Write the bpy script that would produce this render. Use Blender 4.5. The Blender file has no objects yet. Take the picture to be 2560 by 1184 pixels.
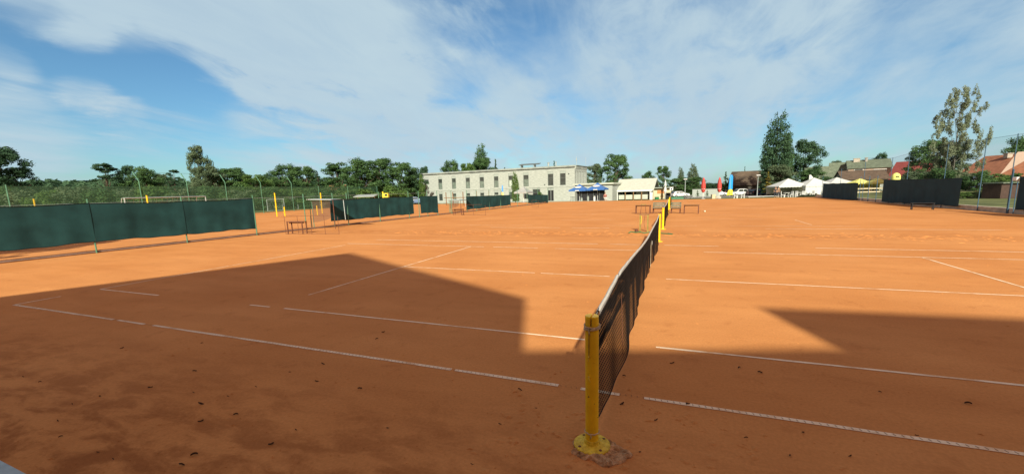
import bpy, bmesh, math, random
from mathutils import Vector, Matrix
random.seed(7)
R = math.radians
scene = bpy.context.scene
col = scene.collection

# ---------------------------------------------------------------- camera
CAM = Vector((0.5593, -3.886, 1.9944)); YAW, PITCH, ROLL = -0.37858, -0.15453, -0.03009
FOC = 1037.86; CY = 592 + 45
cy_, sy_ = math.cos(YAW), math.sin(YAW); cp_, sp_ = math.cos(PITCH), math.sin(PITCH)
FW = Vector((sy_*cp_, cy_*cp_, sp_)); rt = Vector((cy_, -sy_, 0)); up = rt.cross(FW)
RT = math.cos(ROLL)*rt + math.sin(ROLL)*up; UP = -math.sin(ROLL)*rt + math.cos(ROLL)*up
cam_d = bpy.data.cameras.new('camera'); cam = bpy.data.objects.new('camera', cam_d); col.objects.link(cam)
M = Matrix((RT, UP, -FW)).transposed().to_4x4(); M.translation = CAM; cam.matrix_world = M
cam_d.sensor_width = 36; cam_d.lens = 36*FOC/2560; cam_d.shift_y = 45/2560
cam_d.clip_start = 0.05; cam_d.clip_end = 5000
scene.camera = cam
scene.render.resolution_x = 1024; scene.render.resolution_y = 473

def ray(px, py): return FW + ((px-1280)/FOC)*RT - ((py-CY)/FOC)*UP
def hz(px): return 514 - .03008*px
def G(px, py, z=0.0):
    d = ray(px, py); return CAM + d*((z-CAM.z)/d.z)
def lerp(a, b, t): return a + (b-a)*t
def terrain(x, y):
    z = 0.0
    if y > 60: z = -.03*(min(y, 80)-60)
    if y > 80: z -= .012*(min(y, 115)-80)
    if x > 17.1 and y < 70:
        z = max(z, .28*min(1, (70-y)/10)); z += .02*min(x-17.1, 40)*min(1, max(0, (70-y)/10))
    if x < -57: z += .01*min(80, -57-x)
    return z
def PD(px, D, py=None):
    p = CAM + D*ray(px, hz(px) if py is None else py); return Vector((p.x, p.y, terrain(p.x, p.y)))
def ZR(px, py, D): return (CAM + D*ray(px, py)).z
def on_line(px, py, A, B):
    """hit of the sight ray with the vertical plane through A and B (2-D points)"""
    d = ray(px, py); n = Vector((-(B[1]-A[1]), B[0]-A[0])); 
    t = ((A[0]-CAM.x)*n.x + (A[1]-CAM.y)*n.y)/(d.x*n.x + d.y*n.y)
    return CAM + t*d

# ---------------------------------------------------------------- mesh helpers
class MB:
    def __init__(s): s.v = []; s.f = []
    def box(s, c, d, rz=0, m=None):
        b = len(s.v); hx, hy, hz_ = d[0]/2, d[1]/2, d[2]/2
        ca, sa = math.cos(rz), math.sin(rz)
        for z in (-hz_, hz_):
            for x, y in ((-hx, -hy), (hx, -hy), (hx, hy), (-hx, hy)):
                if m: p = m @ Vector((x, y, z)); s.v.append((c[0]+p.x, c[1]+p.y, c[2]+p.z))
                else: s.v.append((c[0]+x*ca-y*sa, c[1]+x*sa+y*ca, c[2]+z))
        s.f += [(b, b+3, b+2, b+1), (b+4, b+5, b+6, b+7)] + [(b+i, b+(i+1) % 4, b+4+(i+1) % 4, b+4+i) for i in range(4)]
        return s
    def tube(s, pts, r, n=6, cap=True):
        if not isinstance(r, (list, tuple)): r = [r]*len(pts)
        pts = [Vector(p) for p in pts]; b = len(s.v)
        for i, p in enumerate(pts):
            t = (pts[min(i+1, len(pts)-1)] - pts[max(i-1, 0)]).normalized()
            a = Vector((0, 0, 1)) if abs(t.z) < .9 else Vector((1, 0, 0))
            u = t.cross(a).normalized(); w = t.cross(u)
            for k in range(n):
                an = 2*math.pi*k/n; q = p + r[i]*(math.cos(an)*u + math.sin(an)*w); s.v.append(tuple(q))
        for i in range(len(pts)-1):
            for k in range(n):
                s.f.append((b+i*n+k, b+i*n+(k+1) % n, b+(i+1)*n+(k+1) % n, b+(i+1)*n+k))
        if cap: s.f.append(tuple(b+k for k in range(n))[::-1]); s.f.append(tuple(b+(len(pts)-1)*n+k for k in range(n)))
        return s
    def lathe(s, prof, n=16, c=(0, 0, 0), sy=1):
        b = len(s.v)
        for r, z in prof:
            for k in range(n):
                a = 2*math.pi*k/n; s.v.append((c[0]+r*math.cos(a), c[1]+sy*r*math.sin(a), c[2]+z))
        for i in range(len(prof)-1):
            for k in range(n): s.f.append((b+i*n+k, b+i*n+(k+1) % n, b+(i+1)*n+(k+1) % n, b+(i+1)*n+k))
        s.f.append(tuple(b+k for k in range(n))[::-1]); s.f.append(tuple(b+(len(prof)-1)*n+k for k in range(n)))
        return s
    def poly(s, pts):
        b = len(s.v); s.v += [tuple(p) for p in pts]; s.f.append(tuple(range(b, b+len(pts)))); return s
    def prism(s, pts, off):
        """closed polygon pts (3-D) extruded by the vector off"""
        b = len(s.v); n = len(pts); o = Vector(off)
        s.v += [tuple(p) for p in pts] + [tuple(Vector(p)+o) for p in pts]
        s.f.append(tuple(range(b, b+n))[::-1]); s.f.append(tuple(range(b+n, b+2*n)))
        for i in range(n): s.f.append((b+i, b+(i+1) % n, b+n+(i+1) % n, b+n+i))
        return s
    def build(s, name, mat, parent=None, loc=None, rz=None, smooth=False, fix=True):
        me = bpy.data.meshes.new(name); me.from_pydata(s.v, [], s.f); me.materials.append(mat)
        if fix:
            bm = bmesh.new(); bm.from_mesh(me); bmesh.ops.recalc_face_normals(bm, faces=bm.faces); bm.to_mesh(me); bm.free()
        if smooth:
            for p in me.polygons: p.use_smooth = True
        o = bpy.data.objects.new(name, me); col.objects.link(o); o.parent = parent
        if loc is not None: o.location = loc
        if rz is not None: o.rotation_euler.z = rz
        return o
def bevel(o, w, seg=2):
    m = o.modifiers.new('bevel', 'BEVEL'); m.width = w; m.segments = seg; m.limit_method = 'ANGLE'; return o
def tag(o, label=None, cat=None, group=None, kind=None):
    if label: o['label'] = label
    if cat: o['category'] = cat
    if group: o['group'] = group
    if kind: o['kind'] = kind
    return o
def empty(name, loc, rz, label, cat, group=None):
    o = bpy.data.objects.new(name, None); col.objects.link(o); o.location = loc; o.rotation_euler.z = rz
    o.empty_display_size = .2
    return tag(o, label, cat, group)
def copy_tree(o, parent=None):
    c = o.copy(); col.objects.link(c); c.parent = parent
    for ch in o.children[:] if False else [x for x in ALLCH.get(o.name, [])]: copy_tree(ch, c)
    return c
ALLCH = {}
def remember(root):
    def rec(o):
        ALLCH[o.name] = [x for x in bpy.data.objects if x.parent == o]
        for x in ALLCH[o.name]: rec(x)
    rec(root); return root

# ---------------------------------------------------------------- materials
def mat(name, rgb, rough=.7, var=.15, scale=6, detail=4, metal=0, spec=.3, coord='Object', rgb2=None, bump=0, bscale=None, stretch=None):
    m = bpy.data.materials.new(name); m.use_nodes = True; nt = m.node_tree; N = nt.nodes; L = nt.links
    b = N['Principled BSDF']; b.inputs['Roughness'].default_value = rough; b.inputs['Metallic'].default_value = metal
    b.inputs['Specular IOR Level'].default_value = spec
    tc = N.new('ShaderNodeTexCoord'); nz = N.new('ShaderNodeTexNoise'); nz.inputs['Scale'].default_value = scale; nz.inputs['Detail'].default_value = detail
    src = tc.outputs[coord]
    if stretch:
        mp = N.new('ShaderNodeMapping'); mp.inputs['Scale'].default_value = stretch; L.new(src, mp.inputs[0]); src = mp.outputs[0]
    L.new(src, nz.inputs['Vector'])
    cr = N.new('ShaderNodeValToRGB'); cr.color_ramp.elements[0].position = .3; cr.color_ramp.elements[1].position = .7
    c1 = [max(0, c*(1-var)) for c in rgb]; c2 = rgb2 or [min(1, c*(1+var)) for c in rgb]
    cr.color_ramp.elements[0].color = (*c1, 1); cr.color_ramp.elements[1].color = (*c2, 1)
    L.new(nz.outputs['Fac'], cr.inputs[0]); L.new(cr.outputs[0], b.inputs['Base Color'])
    if bump:
        n2 = N.new('ShaderNodeTexNoise'); n2.inputs['Scale'].default_value = bscale or scale*4; n2.inputs['Detail'].default_value = 5
        L.new(src, n2.inputs['Vector'])
        bp = N.new('ShaderNodeBump'); bp.inputs['Strength'].default_value = bump; bp.inputs['Distance'].default_value = .02
        L.new(n2.outputs['Fac'], bp.inputs['Height']); L.new(bp.outputs[0], b.inputs['Normal'])
    return m
def netting(name, rgb, alpha):
    m = bpy.data.materials.new(name); m.use_nodes = True; nt = m.node_tree; N = nt.nodes; L = nt.links
    b = N['Principled BSDF']; b.inputs['Base Color'].default_value = (*rgb, 1); b.inputs['Roughness'].default_value = .8
    b.inputs['Specular IOR Level'].default_value = .1
    t = N.new('ShaderNodeBsdfTransparent'); mx = N.new('ShaderNodeMixShader')
    tc = N.new('ShaderNodeTexCoord'); nz = N.new('ShaderNodeTexNoise'); nz.inputs['Scale'].default_value = .5
    L.new(tc.outputs['Object'], nz.inputs['Vector'])
    mr = N.new('ShaderNodeMapRange'); mr.inputs[3].default_value = alpha*.85; mr.inputs[4].default_value = alpha*1.15
    L.new(nz.outputs['Fac'], mr.inputs[0]); L.new(mr.outputs[0], mx.inputs[0]); L.new(t.outputs[0], mx.inputs[1]); L.new(b.outputs[0], mx.inputs[2])
    L.new(mx.outputs[0], N['Material Output'].inputs[0]); return m
def glassm(name, rgb, rough=.08):
    m = mat(name, rgb, rough, .25, 1.5, spec=.8); return m

m_yellow = mat('yellow_paint', (.92, .58, .012), .45, .12, 9, bump=.15, spec=.4)
m_yellow_worn = mat('worn_yellow_paint', (.8, .52, .02), .6, .3, 30, rgb2=(.9, .66, .06), bump=.3)
def chips(m, rust=(.1, .04, .015), scale=28, th=.30):
    N = m.node_tree.nodes; L = m.node_tree.links; b = N['Principled BSDF']; tc = [n for n in N if n.type == 'TEX_COORD'][0]
    src = b.inputs['Base Color'].links[0].from_socket
    nz = N.new('ShaderNodeTexNoise'); nz.inputs['Scale'].default_value = scale; nz.inputs['Detail'].default_value = 6; nz.inputs['Roughness'].default_value = .65; L.new(tc.outputs['Object'], nz.inputs[0])
    r = N.new('ShaderNodeMapRange'); r.inputs[1].default_value = th; r.inputs[2].default_value = th+.03; L.new(nz.outputs[0], r.inputs[0])
    mx = N.new('ShaderNodeMix'); mx.data_type = 'RGBA'; L.new(r.outputs[0], mx.inputs[0]); mx.inputs[6].default_value = (*rust, 1); L.new(src, mx.inputs[7]); L.new(mx.outputs[2], b.inputs['Base Color'])
chips(m_yellow, th=.325); chips(m_yellow_worn, (.22, .1, .03), 40, .34)
m_rope = mat('rope', (.6, .48, .32), .9, .3, 60, bump=.4)
m_concrete = mat('broken_concrete', (.42, .22, .10), .95, .35, 22, rgb2=(.78, .47, .25), bump=1, bscale=60)
m_tape = mat('net_tape', (.52, .49, .44), .7, .08, 12, bump=.2)
m_string = mat('net_string', (.014, .009, .007), .8, .3, 5, spec=.15)
m_screen = mat('windscreen_fabric', (.013, .052, .053), .75, .3, 1.2, detail=6, spec=.2, bump=.3, bscale=3)
m_screen_navy = mat('windscreen_fabric_dark', (.013, .043, .055), .75, .2, 1.2, spec=.2, bump=.2, bscale=3)
m_hem = mat('hem', (.008, .02, .02), .8)
m_greenmetal = mat('green_metal', (.09, .22, .14), .5, .15, 3)
m_bluemetal = mat('dark_blue_metal', (.06, .13, .2), .5, .15, 3)
m_galv = mat('galvanised_metal', (.42, .47, .46), .45, .12, 5, metal=.3)
m_white = mat('white_paint', (.72, .73, .71), .5, .06, 4)
m_whitefab = mat('white_fabric', (.58, .6, .58), .8, .06, 3)
m_rust = mat('rusty_brown_metal', (.15, .06, .035), .7, .3, 12)
m_wood = mat('brown_wood', (.22, .12, .05), .7, .25, 8, stretch=(1, 8, 8))
m_olivewood = mat('olive_wood', (.26, .2, .05), .7, .25, 8)
m_slat = mat('grey_green_slats', (.1, .17, .13), .7, .3, 6, rgb2=(.25, .27, .2))
m_hose = mat('green_hose', (.03, .16, .06), .4, .1, 5)
m_dark = mat('dark_interior', (.018, .018, .02), .7, .3, 2)
m_glass = glassm('window_glass', (.05, .06, .055))
m_glass_light = glassm('pale_curtained_glass', (.42, .48, .42), .3)
m_glass_mid = glassm('green_grey_glass', (.16, .2, .17), .15)
m_frame = mat('grey_window_frame', (.13, .15, .14), .5)
m_blind = mat('blind_box_metal', (.33, .37, .34), .5, .1)
m_stone = mat('pale_stone_cladding', (.34, .37, .34), .85, .1, 1.6, detail=8, rgb2=(.46, .49, .45), stretch=(1, 1, 5), bump=.4, bscale=6)
m_parapet = mat('parapet_render', (.25, .28, .26), .85, .12, 1, rgb2=(.38, .41, .36))
m_pinkwall = mat('pinkish_render', (.62, .46, .35), .85, .06)
m_roofgreen = mat('mossy_slate', (.14, .17, .12), .85, .25, 2, bump=.3)
m_roofbrown = mat('brown_tiles', (.12, .085, .06), .85, .25, 2, bump=.3)
m_roofdark = mat('old_dark_tiles', (.07, .052, .038), .85, .4, .5, detail=8, rgb2=(.15, .11, .075), bump=.3)
m_roofred = mat('dark_red_sheet', (.22, .05, .045), .7, .12, 2)
m_rooforange = mat('orange_tiles', (.34, .14, .075), .85, .2, 2, bump=.3)
m_roofwhite = mat('cream_roofing', (.48, .5, .43), .8, .08, 2)
m_bluecloth = mat('blue_cloth', (.045, .14, .40), .75, .12, 3)
m_redcloth = mat('red_cloth', (.52, .07, .06), .75, .12, 3)
m_skycloth = mat('sky_blue_cloth', (.02, .3, .75), .75, .1, 3)
m_yelcloth = mat('yellow_cloth', (.75, .62, .06), .75, .1, 3)
m_palyel = mat('pale_yellow_cloth', (.78, .76, .22), .8, .08, 3)
m_tyre = mat('tyre_rubber', (.02, .02, .02), .8)
m_rim = mat('alloy_rim', (.5, .5, .5), .3, metal=.6)
m_lampred = mat('tail_lamp', (.4, .02, .02), .3)
m_lampclear = mat('headlamp', (.7, .7, .7), .15)
m_asphalt = mat('parking_surface', (.22, .21, .19), .95, .15, 3)
m_kerb = mat('kerb_concrete', (.42, .37, .29), .9, .25, 3, bump=.4)
m_orangeboard = mat('orange_board', (.55, .2, .07), .6, .1)
m_cream = mat('cream_wood', (.55, .48, .32), .7, .1)
m_greybox = mat('grey_plastic', (.35, .36, .35), .6, .15)
m_bark = mat('bark', (.09, .065, .045), .9, .35, 6, bump=.5)
m_birchbark = mat('birch_bark', (.2, .19, .16), .9, .5, 6)
m_leafdead = mat('dried_leaf', (.045, .02, .01), .8, .6, 40, rgb2=(.13, .06, .025))
m_ball = mat('pale_felt', (.6, .66, .5), .9)
m_brownfab = mat('brown_mesh', (.08, .05, .04), .9)
m_skin = mat('skin', (.45, .26, .17), .6)
m_hair = mat('hair', (.04, .025, .015), .7)
m_shirtred = mat('red_shirt', (.3, .1, .09), .8)
m_shirtbrown = mat('brown_shirt', (.2, .13, .08), .8)
m_shirtwhite = mat('white_shirt', (.7, .7, .68), .8)
m_trousers = mat('dark_trousers', (.04, .045, .06), .8)
m_rail = mat('pale_painted_plank', (.4, .5, .52), .6, .15, 10, bump=.2)
m_tree = {}
def leafmat(name, c1, c2):
    m = mat(name, c1, .75, 0, .5, detail=6, rgb2=c2, spec=.12); N = m.node_tree.nodes; L = m.node_tree.links
    b = N['Principled BSDF']; b.inputs['Subsurface Weight'].default_value = 0
    tr = N.new('ShaderNodeBsdfTranslucent'); mx = N.new('ShaderNodeMixShader'); mx.inputs[0].default_value = .35
    cr = [n for n in N if n.type == 'VALTORGB'][0]; L.new(cr.outputs[0], tr.inputs[0])
    nz = [n for n in N if n.type == 'TEX_NOISE'][0]; tc = [n for n in N if n.type == 'TEX_COORD'][0]
    oi = N.new('ShaderNodeObjectInfo'); ad = N.new('ShaderNodeVectorMath'); ad.operation = 'MULTIPLY_ADD'
    ge = N.new('ShaderNodeNewGeometry')
    L.new(oi.outputs['Random'], ad.inputs[1]); ad.inputs[0].default_value = (50, 50, 50); L.new(ge.outputs['Position'], ad.inputs[2]); L.new(ad.outputs[0], nz.inputs['Vector'])
    L.new(b.outputs[0], mx.inputs[1]); L.new(tr.outputs[0], mx.inputs[2]); L.new(mx.outputs[0], N['Material Output'].inputs[0])
    return m
m_leaf = leafmat('deep_green_leaves', (.055, .12, .045), (.13, .23, .085))
m_leaf_lt = leafmat('light_green_leaves', (.08, .16, .04), (.17, .27, .08))
m_leaf_blue = leafmat('needles', (.045, .1, .055), (.09, .165, .085))
m_leaf_grey = leafmat('grey_green_leaves', (.1, .15, .085), (.19, .25, .14))
m_leaf_birch = leafmat('birch_leaves', (.16, .2, .12), (.27, .31, .2))
m_leaf_yel = leafmat('yellowing_leaves', (.2, .17, .03), (.36, .3, .06))

# ---------------------------------------------------------------- clay
def clay():
    m = bpy.data.materials.new('red_clay'); m.use_nodes = True; nt = m.node_tree; N = nt.nodes; L = nt.links
    b = N['Principled BSDF']; b.inputs['Roughness'].default_value = .95; b.inputs['Specular IOR Level'].default_value = .08
    ge = N.new('ShaderNodeNewGeometry')
    def noise(s, d=5, st=None, dist=0, rough=.5):
        n = N.new('ShaderNodeTexNoise'); n.inputs['Scale'].default_value = s; n.inputs['Detail'].default_value = d; n.inputs['Distortion'].default_value = dist; n.inputs['Roughness'].default_value = rough
        src = ge.outputs['Position']
        if st:
            mp = N.new('ShaderNodeMapping'); mp.inputs['Scale'].default_value = st; L.new(src, mp.inputs[0]); src = mp.outputs[0]
        L.new(src, n.inputs['Vector']); return n.outputs['Fac']
    def ramp(src, p0, p1, c0, c1):
        r = N.new('ShaderNodeValToRGB'); r.color_ramp.elements[0].position = p0; r.color_ramp.elements[1].position = p1
        r.color_ramp.elements[0].color = (*c0, 1); r.color_ramp.elements[1].color = (*c1, 1); L.new(src, r.inputs[0]); return r.outputs[0]
    def mul(a, c, f=1):
        x = N.new('ShaderNodeMix'); x.data_type = 'RGBA'; x.blend_type = 'MULTIPLY'; x.inputs[0].default_value = f
        L.new(a, x.inputs[6]); L.new(c, x.inputs[7]); return x.outputs[2]
    base = ramp(noise(.35, 6), .35, .65, CLAY0, CLAY1)
    streak = ramp(noise(1.1, 6, (.35, 1.6, 1), .4), .36, .64, (.93, .91, .9), (1.02, 1.02, 1.02))
    c = mul(base, streak)
    blotch = ramp(noise(3.2, 7, None, .25, .62), .30, .44, (.70, .62, .58), (1, 1, 1)); c = mul(c, blotch, .4)
    fine = ramp(noise(38, 4), .3, .7, (.90, .89, .88), (1.05, 1.05, 1.05)); c = mul(c, fine)
    grain = ramp(noise(240, 2), .3, .7, (.9, .9, .9), (1.06, 1.06, 1.06)); c = mul(c, grain)
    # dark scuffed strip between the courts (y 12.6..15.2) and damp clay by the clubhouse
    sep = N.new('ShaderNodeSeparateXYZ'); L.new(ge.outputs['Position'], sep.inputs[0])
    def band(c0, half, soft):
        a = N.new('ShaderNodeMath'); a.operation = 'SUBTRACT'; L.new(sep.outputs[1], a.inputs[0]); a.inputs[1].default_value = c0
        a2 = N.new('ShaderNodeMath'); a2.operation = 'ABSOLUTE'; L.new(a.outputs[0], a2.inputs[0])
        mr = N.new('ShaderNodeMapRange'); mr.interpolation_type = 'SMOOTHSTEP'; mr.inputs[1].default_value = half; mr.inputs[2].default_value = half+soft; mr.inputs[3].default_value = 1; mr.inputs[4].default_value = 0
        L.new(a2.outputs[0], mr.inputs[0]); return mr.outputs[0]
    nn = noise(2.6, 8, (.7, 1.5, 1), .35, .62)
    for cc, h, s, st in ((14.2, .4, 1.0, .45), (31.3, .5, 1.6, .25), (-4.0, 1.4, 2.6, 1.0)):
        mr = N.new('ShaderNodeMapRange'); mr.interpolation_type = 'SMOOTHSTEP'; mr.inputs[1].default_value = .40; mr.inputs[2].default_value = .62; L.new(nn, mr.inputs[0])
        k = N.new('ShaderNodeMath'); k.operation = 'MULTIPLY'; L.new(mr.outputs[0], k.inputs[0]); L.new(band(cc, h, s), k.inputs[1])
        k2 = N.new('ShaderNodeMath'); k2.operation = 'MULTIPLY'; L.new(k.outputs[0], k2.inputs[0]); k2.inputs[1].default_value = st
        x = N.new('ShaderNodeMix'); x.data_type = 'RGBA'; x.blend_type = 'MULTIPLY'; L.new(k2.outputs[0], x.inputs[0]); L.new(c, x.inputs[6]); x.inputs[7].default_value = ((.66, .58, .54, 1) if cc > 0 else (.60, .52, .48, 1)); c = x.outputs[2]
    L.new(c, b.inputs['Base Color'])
    ad = N.new('ShaderNodeMath'); ad.operation = 'ADD'; L.new(noise(9, 8, None, .3, .6), ad.inputs[0])
    n2 = N.new('ShaderNodeMath'); n2.operation = 'MULTIPLY'; n2.inputs[1].default_value = .35; L.new(noise(70, 5), n2.inputs[0]); L.new(n2.outputs[0], ad.inputs[1])
    bp = N.new('ShaderNodeBump'); bp.inputs['Strength'].default_value = .35; bp.inputs['Distance'].default_value = .015; L.new(ad.outputs[0], bp.inputs['Height']); L.new(bp.outputs[0], b.inputs['Normal'])
    return m
CLAY0 = (.60, .248, .078); CLAY1 = (.67, .295, .100)
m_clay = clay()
m_grass = mat('grass_ground', (.09, .12, .035), .95, .35, .8, detail=8, rgb2=(.2, .22, .08), coord='Object', bump=.6, bscale=5)
def line_mat():
    m = mat('line_tape', (.90, .70, .48), .8, .1, 8); N = m.node_tree.nodes; L = m.node_tree.links; b = N['Principled BSDF']
    cr = [n for n in N if n.type == 'VALTORGB'][0]; ge = N.new('ShaderNodeNewGeometry')
    nz = N.new('ShaderNodeTexNoise'); nz.inputs['Scale'].default_value = 2.3; nz.inputs['Detail'].default_value = 9; nz.inputs['Roughness'].default_value = .7; L.new(ge.outputs['Position'], nz.inputs[0])
    r = N.new('ShaderNodeMapRange'); r.inputs[1].default_value = .38; r.inputs[2].default_value = .5; L.new(nz.outputs[0], r.inputs[0])
    mx = N.new('ShaderNodeMix'); mx.data_type = 'RGBA'; L.new(r.outputs[0], mx.inputs[0]); mx.inputs[6].default_value = (.70, .42, .22, 1); L.new(cr.outputs[0], mx.inputs[7])
    L.new(mx.outputs[2], b.inputs['Base Color']); return m
m_line = line_mat()

# ground sheet to the horizon
xs = [-1500, -700, -300, -200, -150, -120, -100, -80, -57, -40, -20, 0, 17.1, 17.12, 25, 35, 45, 57.1, 80, 120, 200, 400, 1500]
ys = [-400, -60, -20, 0, 20, 40, 59.9, 60, 62.5, 65, 67.5, 70, 75, 80, 97, 115, 160, 240, 500, 1500, 3000]
gm = MB()
for y in ys:
    for x in xs: gm.v.append((x, y, terrain(x, y)-.012))
nx = len(xs)
for j in range(len(ys)-1):
    for i in range(nx-1): gm.f.append((j*nx+i, j*nx+i+1, (j+1)*nx+i+1, (j+1)*nx+i))
tag(gm.build('ground', m_grass), kind='structure')
def sheet(name, x0, x1, y0, y1, z, m, kind='structure', nx=1, wob=0, seed=0):
    rr = random.Random(seed); b = MB(); n = 60
    pts = [(x0, y0)]
    if wob:
        pts = [(lerp(x0, x1, i/n), y0) for i in range(n)] + [(x1, y0)] + [(lerp(x1, x0, i/n), y1+rr.uniform(-wob, wob)) for i in range(n+1)]
    else: pts = [(x0, y0), (x1, y0), (x1, y1), (x0, y1)]
    b.poly([(x, y, z) for x, y in pts]); o = b.build(name, m, fix=False); return tag(o, kind=kind)
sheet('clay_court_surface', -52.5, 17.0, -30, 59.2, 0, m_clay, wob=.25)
sheet('parking_ground', 10, 60, 92, 118, 0, m_asphalt).location.z = 0
o = [x for x in bpy.data.objects if x.name == 'parking_ground'][0]
pm = MB()
for i, y in enumerate((88, 97, 115)): 
    for x in (-10, 60): pm.v.append((x, y, terrain(x, y)+.01))
pm.f = [(0, 1, 3, 2), (2, 3, 5, 4)]
bpy.data.objects.remove(o); tag(pm.build('parking_ground', m_asphalt, fix=False), kind='structure')

# low clay ridges and scuffs: real relief lumps in the strip between the courts
rr = random.Random(3); sc = MB()
def lump(b, x, y, a, c, h, rot, rr):
    n = 9; i0 = len(b.v); b.v.append((x, y, h))
    for k in range(n):
        t = 2*math.pi*k/n; q = rr.uniform(.7, 1.25); dx, dy = a*q*math.cos(t), c*q*math.sin(t)
        b.v.append((x+dx*math.cos(rot)-dy*math.sin(rot), y+dx*math.sin(rot)+dy*math.cos(rot), .001))
    for k in range(n): b.f.append((i0, i0+1+k, i0+1+(k+1) % n))
for i in range(900):
    x = rr.uniform(-13, 15); y = rr.gauss(14.2, .5)
    lump(sc, x, y, rr.uniform(.03, .16), rr.uniform(.02, .07), rr.uniform(.006, .022), rr.uniform(-.4, .4), rr)
for i in range(900):
    x = rr.uniform(-14, 12); y = rr.uniform(-2.6, 10)
    lump(sc, x, y, rr.uniform(.008, .03), rr.uniform(.006, .02), rr.uniform(.003, .010), rr.uniform(-1, 1), rr)
for i in range(160):
    x = rr.uniform(-.9, 1.2); y = rr.gauss(-1, .5)
    lump(sc, x, y, rr.uniform(.01, .05), rr.uniform(.01, .04), rr.uniform(.004, .014), rr.uniform(-1, 1), rr)
for i in range(1500):
    a = rr.uniform(-1, 1); y = -2.6 + 5*rr.random()**1.5; x = rr.uniform(-5, 4.5)
    lump(sc, x, y, rr.uniform(.003, .010), rr.uniform(.003, .008), rr.uniform(.002, .006), a, rr)
tag(sc.build('clay_clods', m_clay, fix=False), 'loose clods and scuffed ridges of red clay on the courts', 'clay clods', kind='stuff')

# ---------------------------------------------------------------- court lines
LW = .05
def seg(b, p, q, w=LW):
    p = Vector((p[0], p[1], 0)); q = Vector((q[0], q[1], 0)); d = (q-p); n = max(1, int(d.length/.35)); t = d.normalized(); s = Vector((-t.y, t.x, 0))
    i0 = len(b.v); r = random.Random(int(p.x*97+p.y*31))
    for i in range(n+1):
        c = p + d*(i/n); a = w/2*r.uniform(.72, 1.05); e = w/2*r.uniform(.72, 1.05)
        b.v.append((*(c-s*a).xy, .004)); b.v.append((*(c+s*e).xy, .004))
    for i in range(n): b.f.append((i0+2*i, i0+2*i+2, i0+2*i+3, i0+2*i+1))
def gx(px, py, y):  # world x where column px meets the line at y
    return G(px, py).x
W = 10.97; S = 1.372; H = 11.885
b = MB()
def hrow(y, spans, w=LW):
    for a, c in spans: seg(b, (a, y), (c, y), w)
hrow(0, [(-H, gx(281, 799, 0)), (gx(290, 801, 0), gx(357, 811, 0)), (gx(376, 815, 0), gx(1120, 930, 0)), (gx(1130, 931, 0), gx(1393, 968, 0)), (gx(1450, 975, 0), gx(1548, 990, 0)), (gx(1610, 997, 0), H)], .056)
hrow(S, [(-H, gx(405, 736, S)), (gx(625, 762, S), gx(675, 767, S)), (gx(712, 770, S), gx(1462, 848, S)), (gx(1640, 866, S), H)])
hrow(W/2, [(-6.4, gx(1335, 683, 0)), (gx(1350, 684, 0), gx(1525, 690, 0)), (gx(1665, 698, 0), 6.4)])
hrow(W-S, [(-H-.3, gx(1200, 620, 0)), (gx(1222, 621, 0), gx(1335, 624, 0)), (gx(1380, 625, 0), gx(1590, 628, 0)), (gx(1760, 632, 0), H)], .055)
hrow(W, [(-H, gx(1490, 613, 0)), (gx(1520, 614, 0), gx(1600, 616, 0)), (gx(1660, 617, 0), gx(1800, 620, 0)), (gx(2050, 625, 0), H)], .06)
seg(b, (-6.4, S+.9), (-6.4, W-S)); seg(b, (6.4, S), (6.4, W-S))
seg(b, (-H, 0), (-H, .7)); seg(b, (-H, S), (-H, W-1.8), .045); seg(b, (H, 0), (H, W))
tag(b.build('court_lines', m_line, fix=False), kind='structure')
Y2 = 17.0
b = MB()
hrow(Y2, [(-9, -5), (-4.4, -2.5), (4.2, H)], .07); hrow(Y2+S, [(-11, -7), (-3, -1), (.5, 1.5), (3, 8)], .04); hrow(Y2+W/2, [(-6.4, -3), (2, 5)], .05)
hrow(Y2+W-S, [(-11, -9), (2, 7)], .04); seg(b, (6.4, Y2+2), (6.4, Y2+5), .04); hrow(Y2+W, [(-7, -5), (7, 11.5)], .06)
hrow(34.7, [(-8, -3), (3, 8)], .07)
tag(b.build('court_lines', m_line, fix=False), kind='structure')
# nail heads along the near tape
b = MB()
for i in range(440):
    x = -H + i*.054
    b.box((x, 0, .0055), (.0028, .03, .002), rz=.3)
tag(b.build('line_nails', m_rust), kind='structure')

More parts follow.
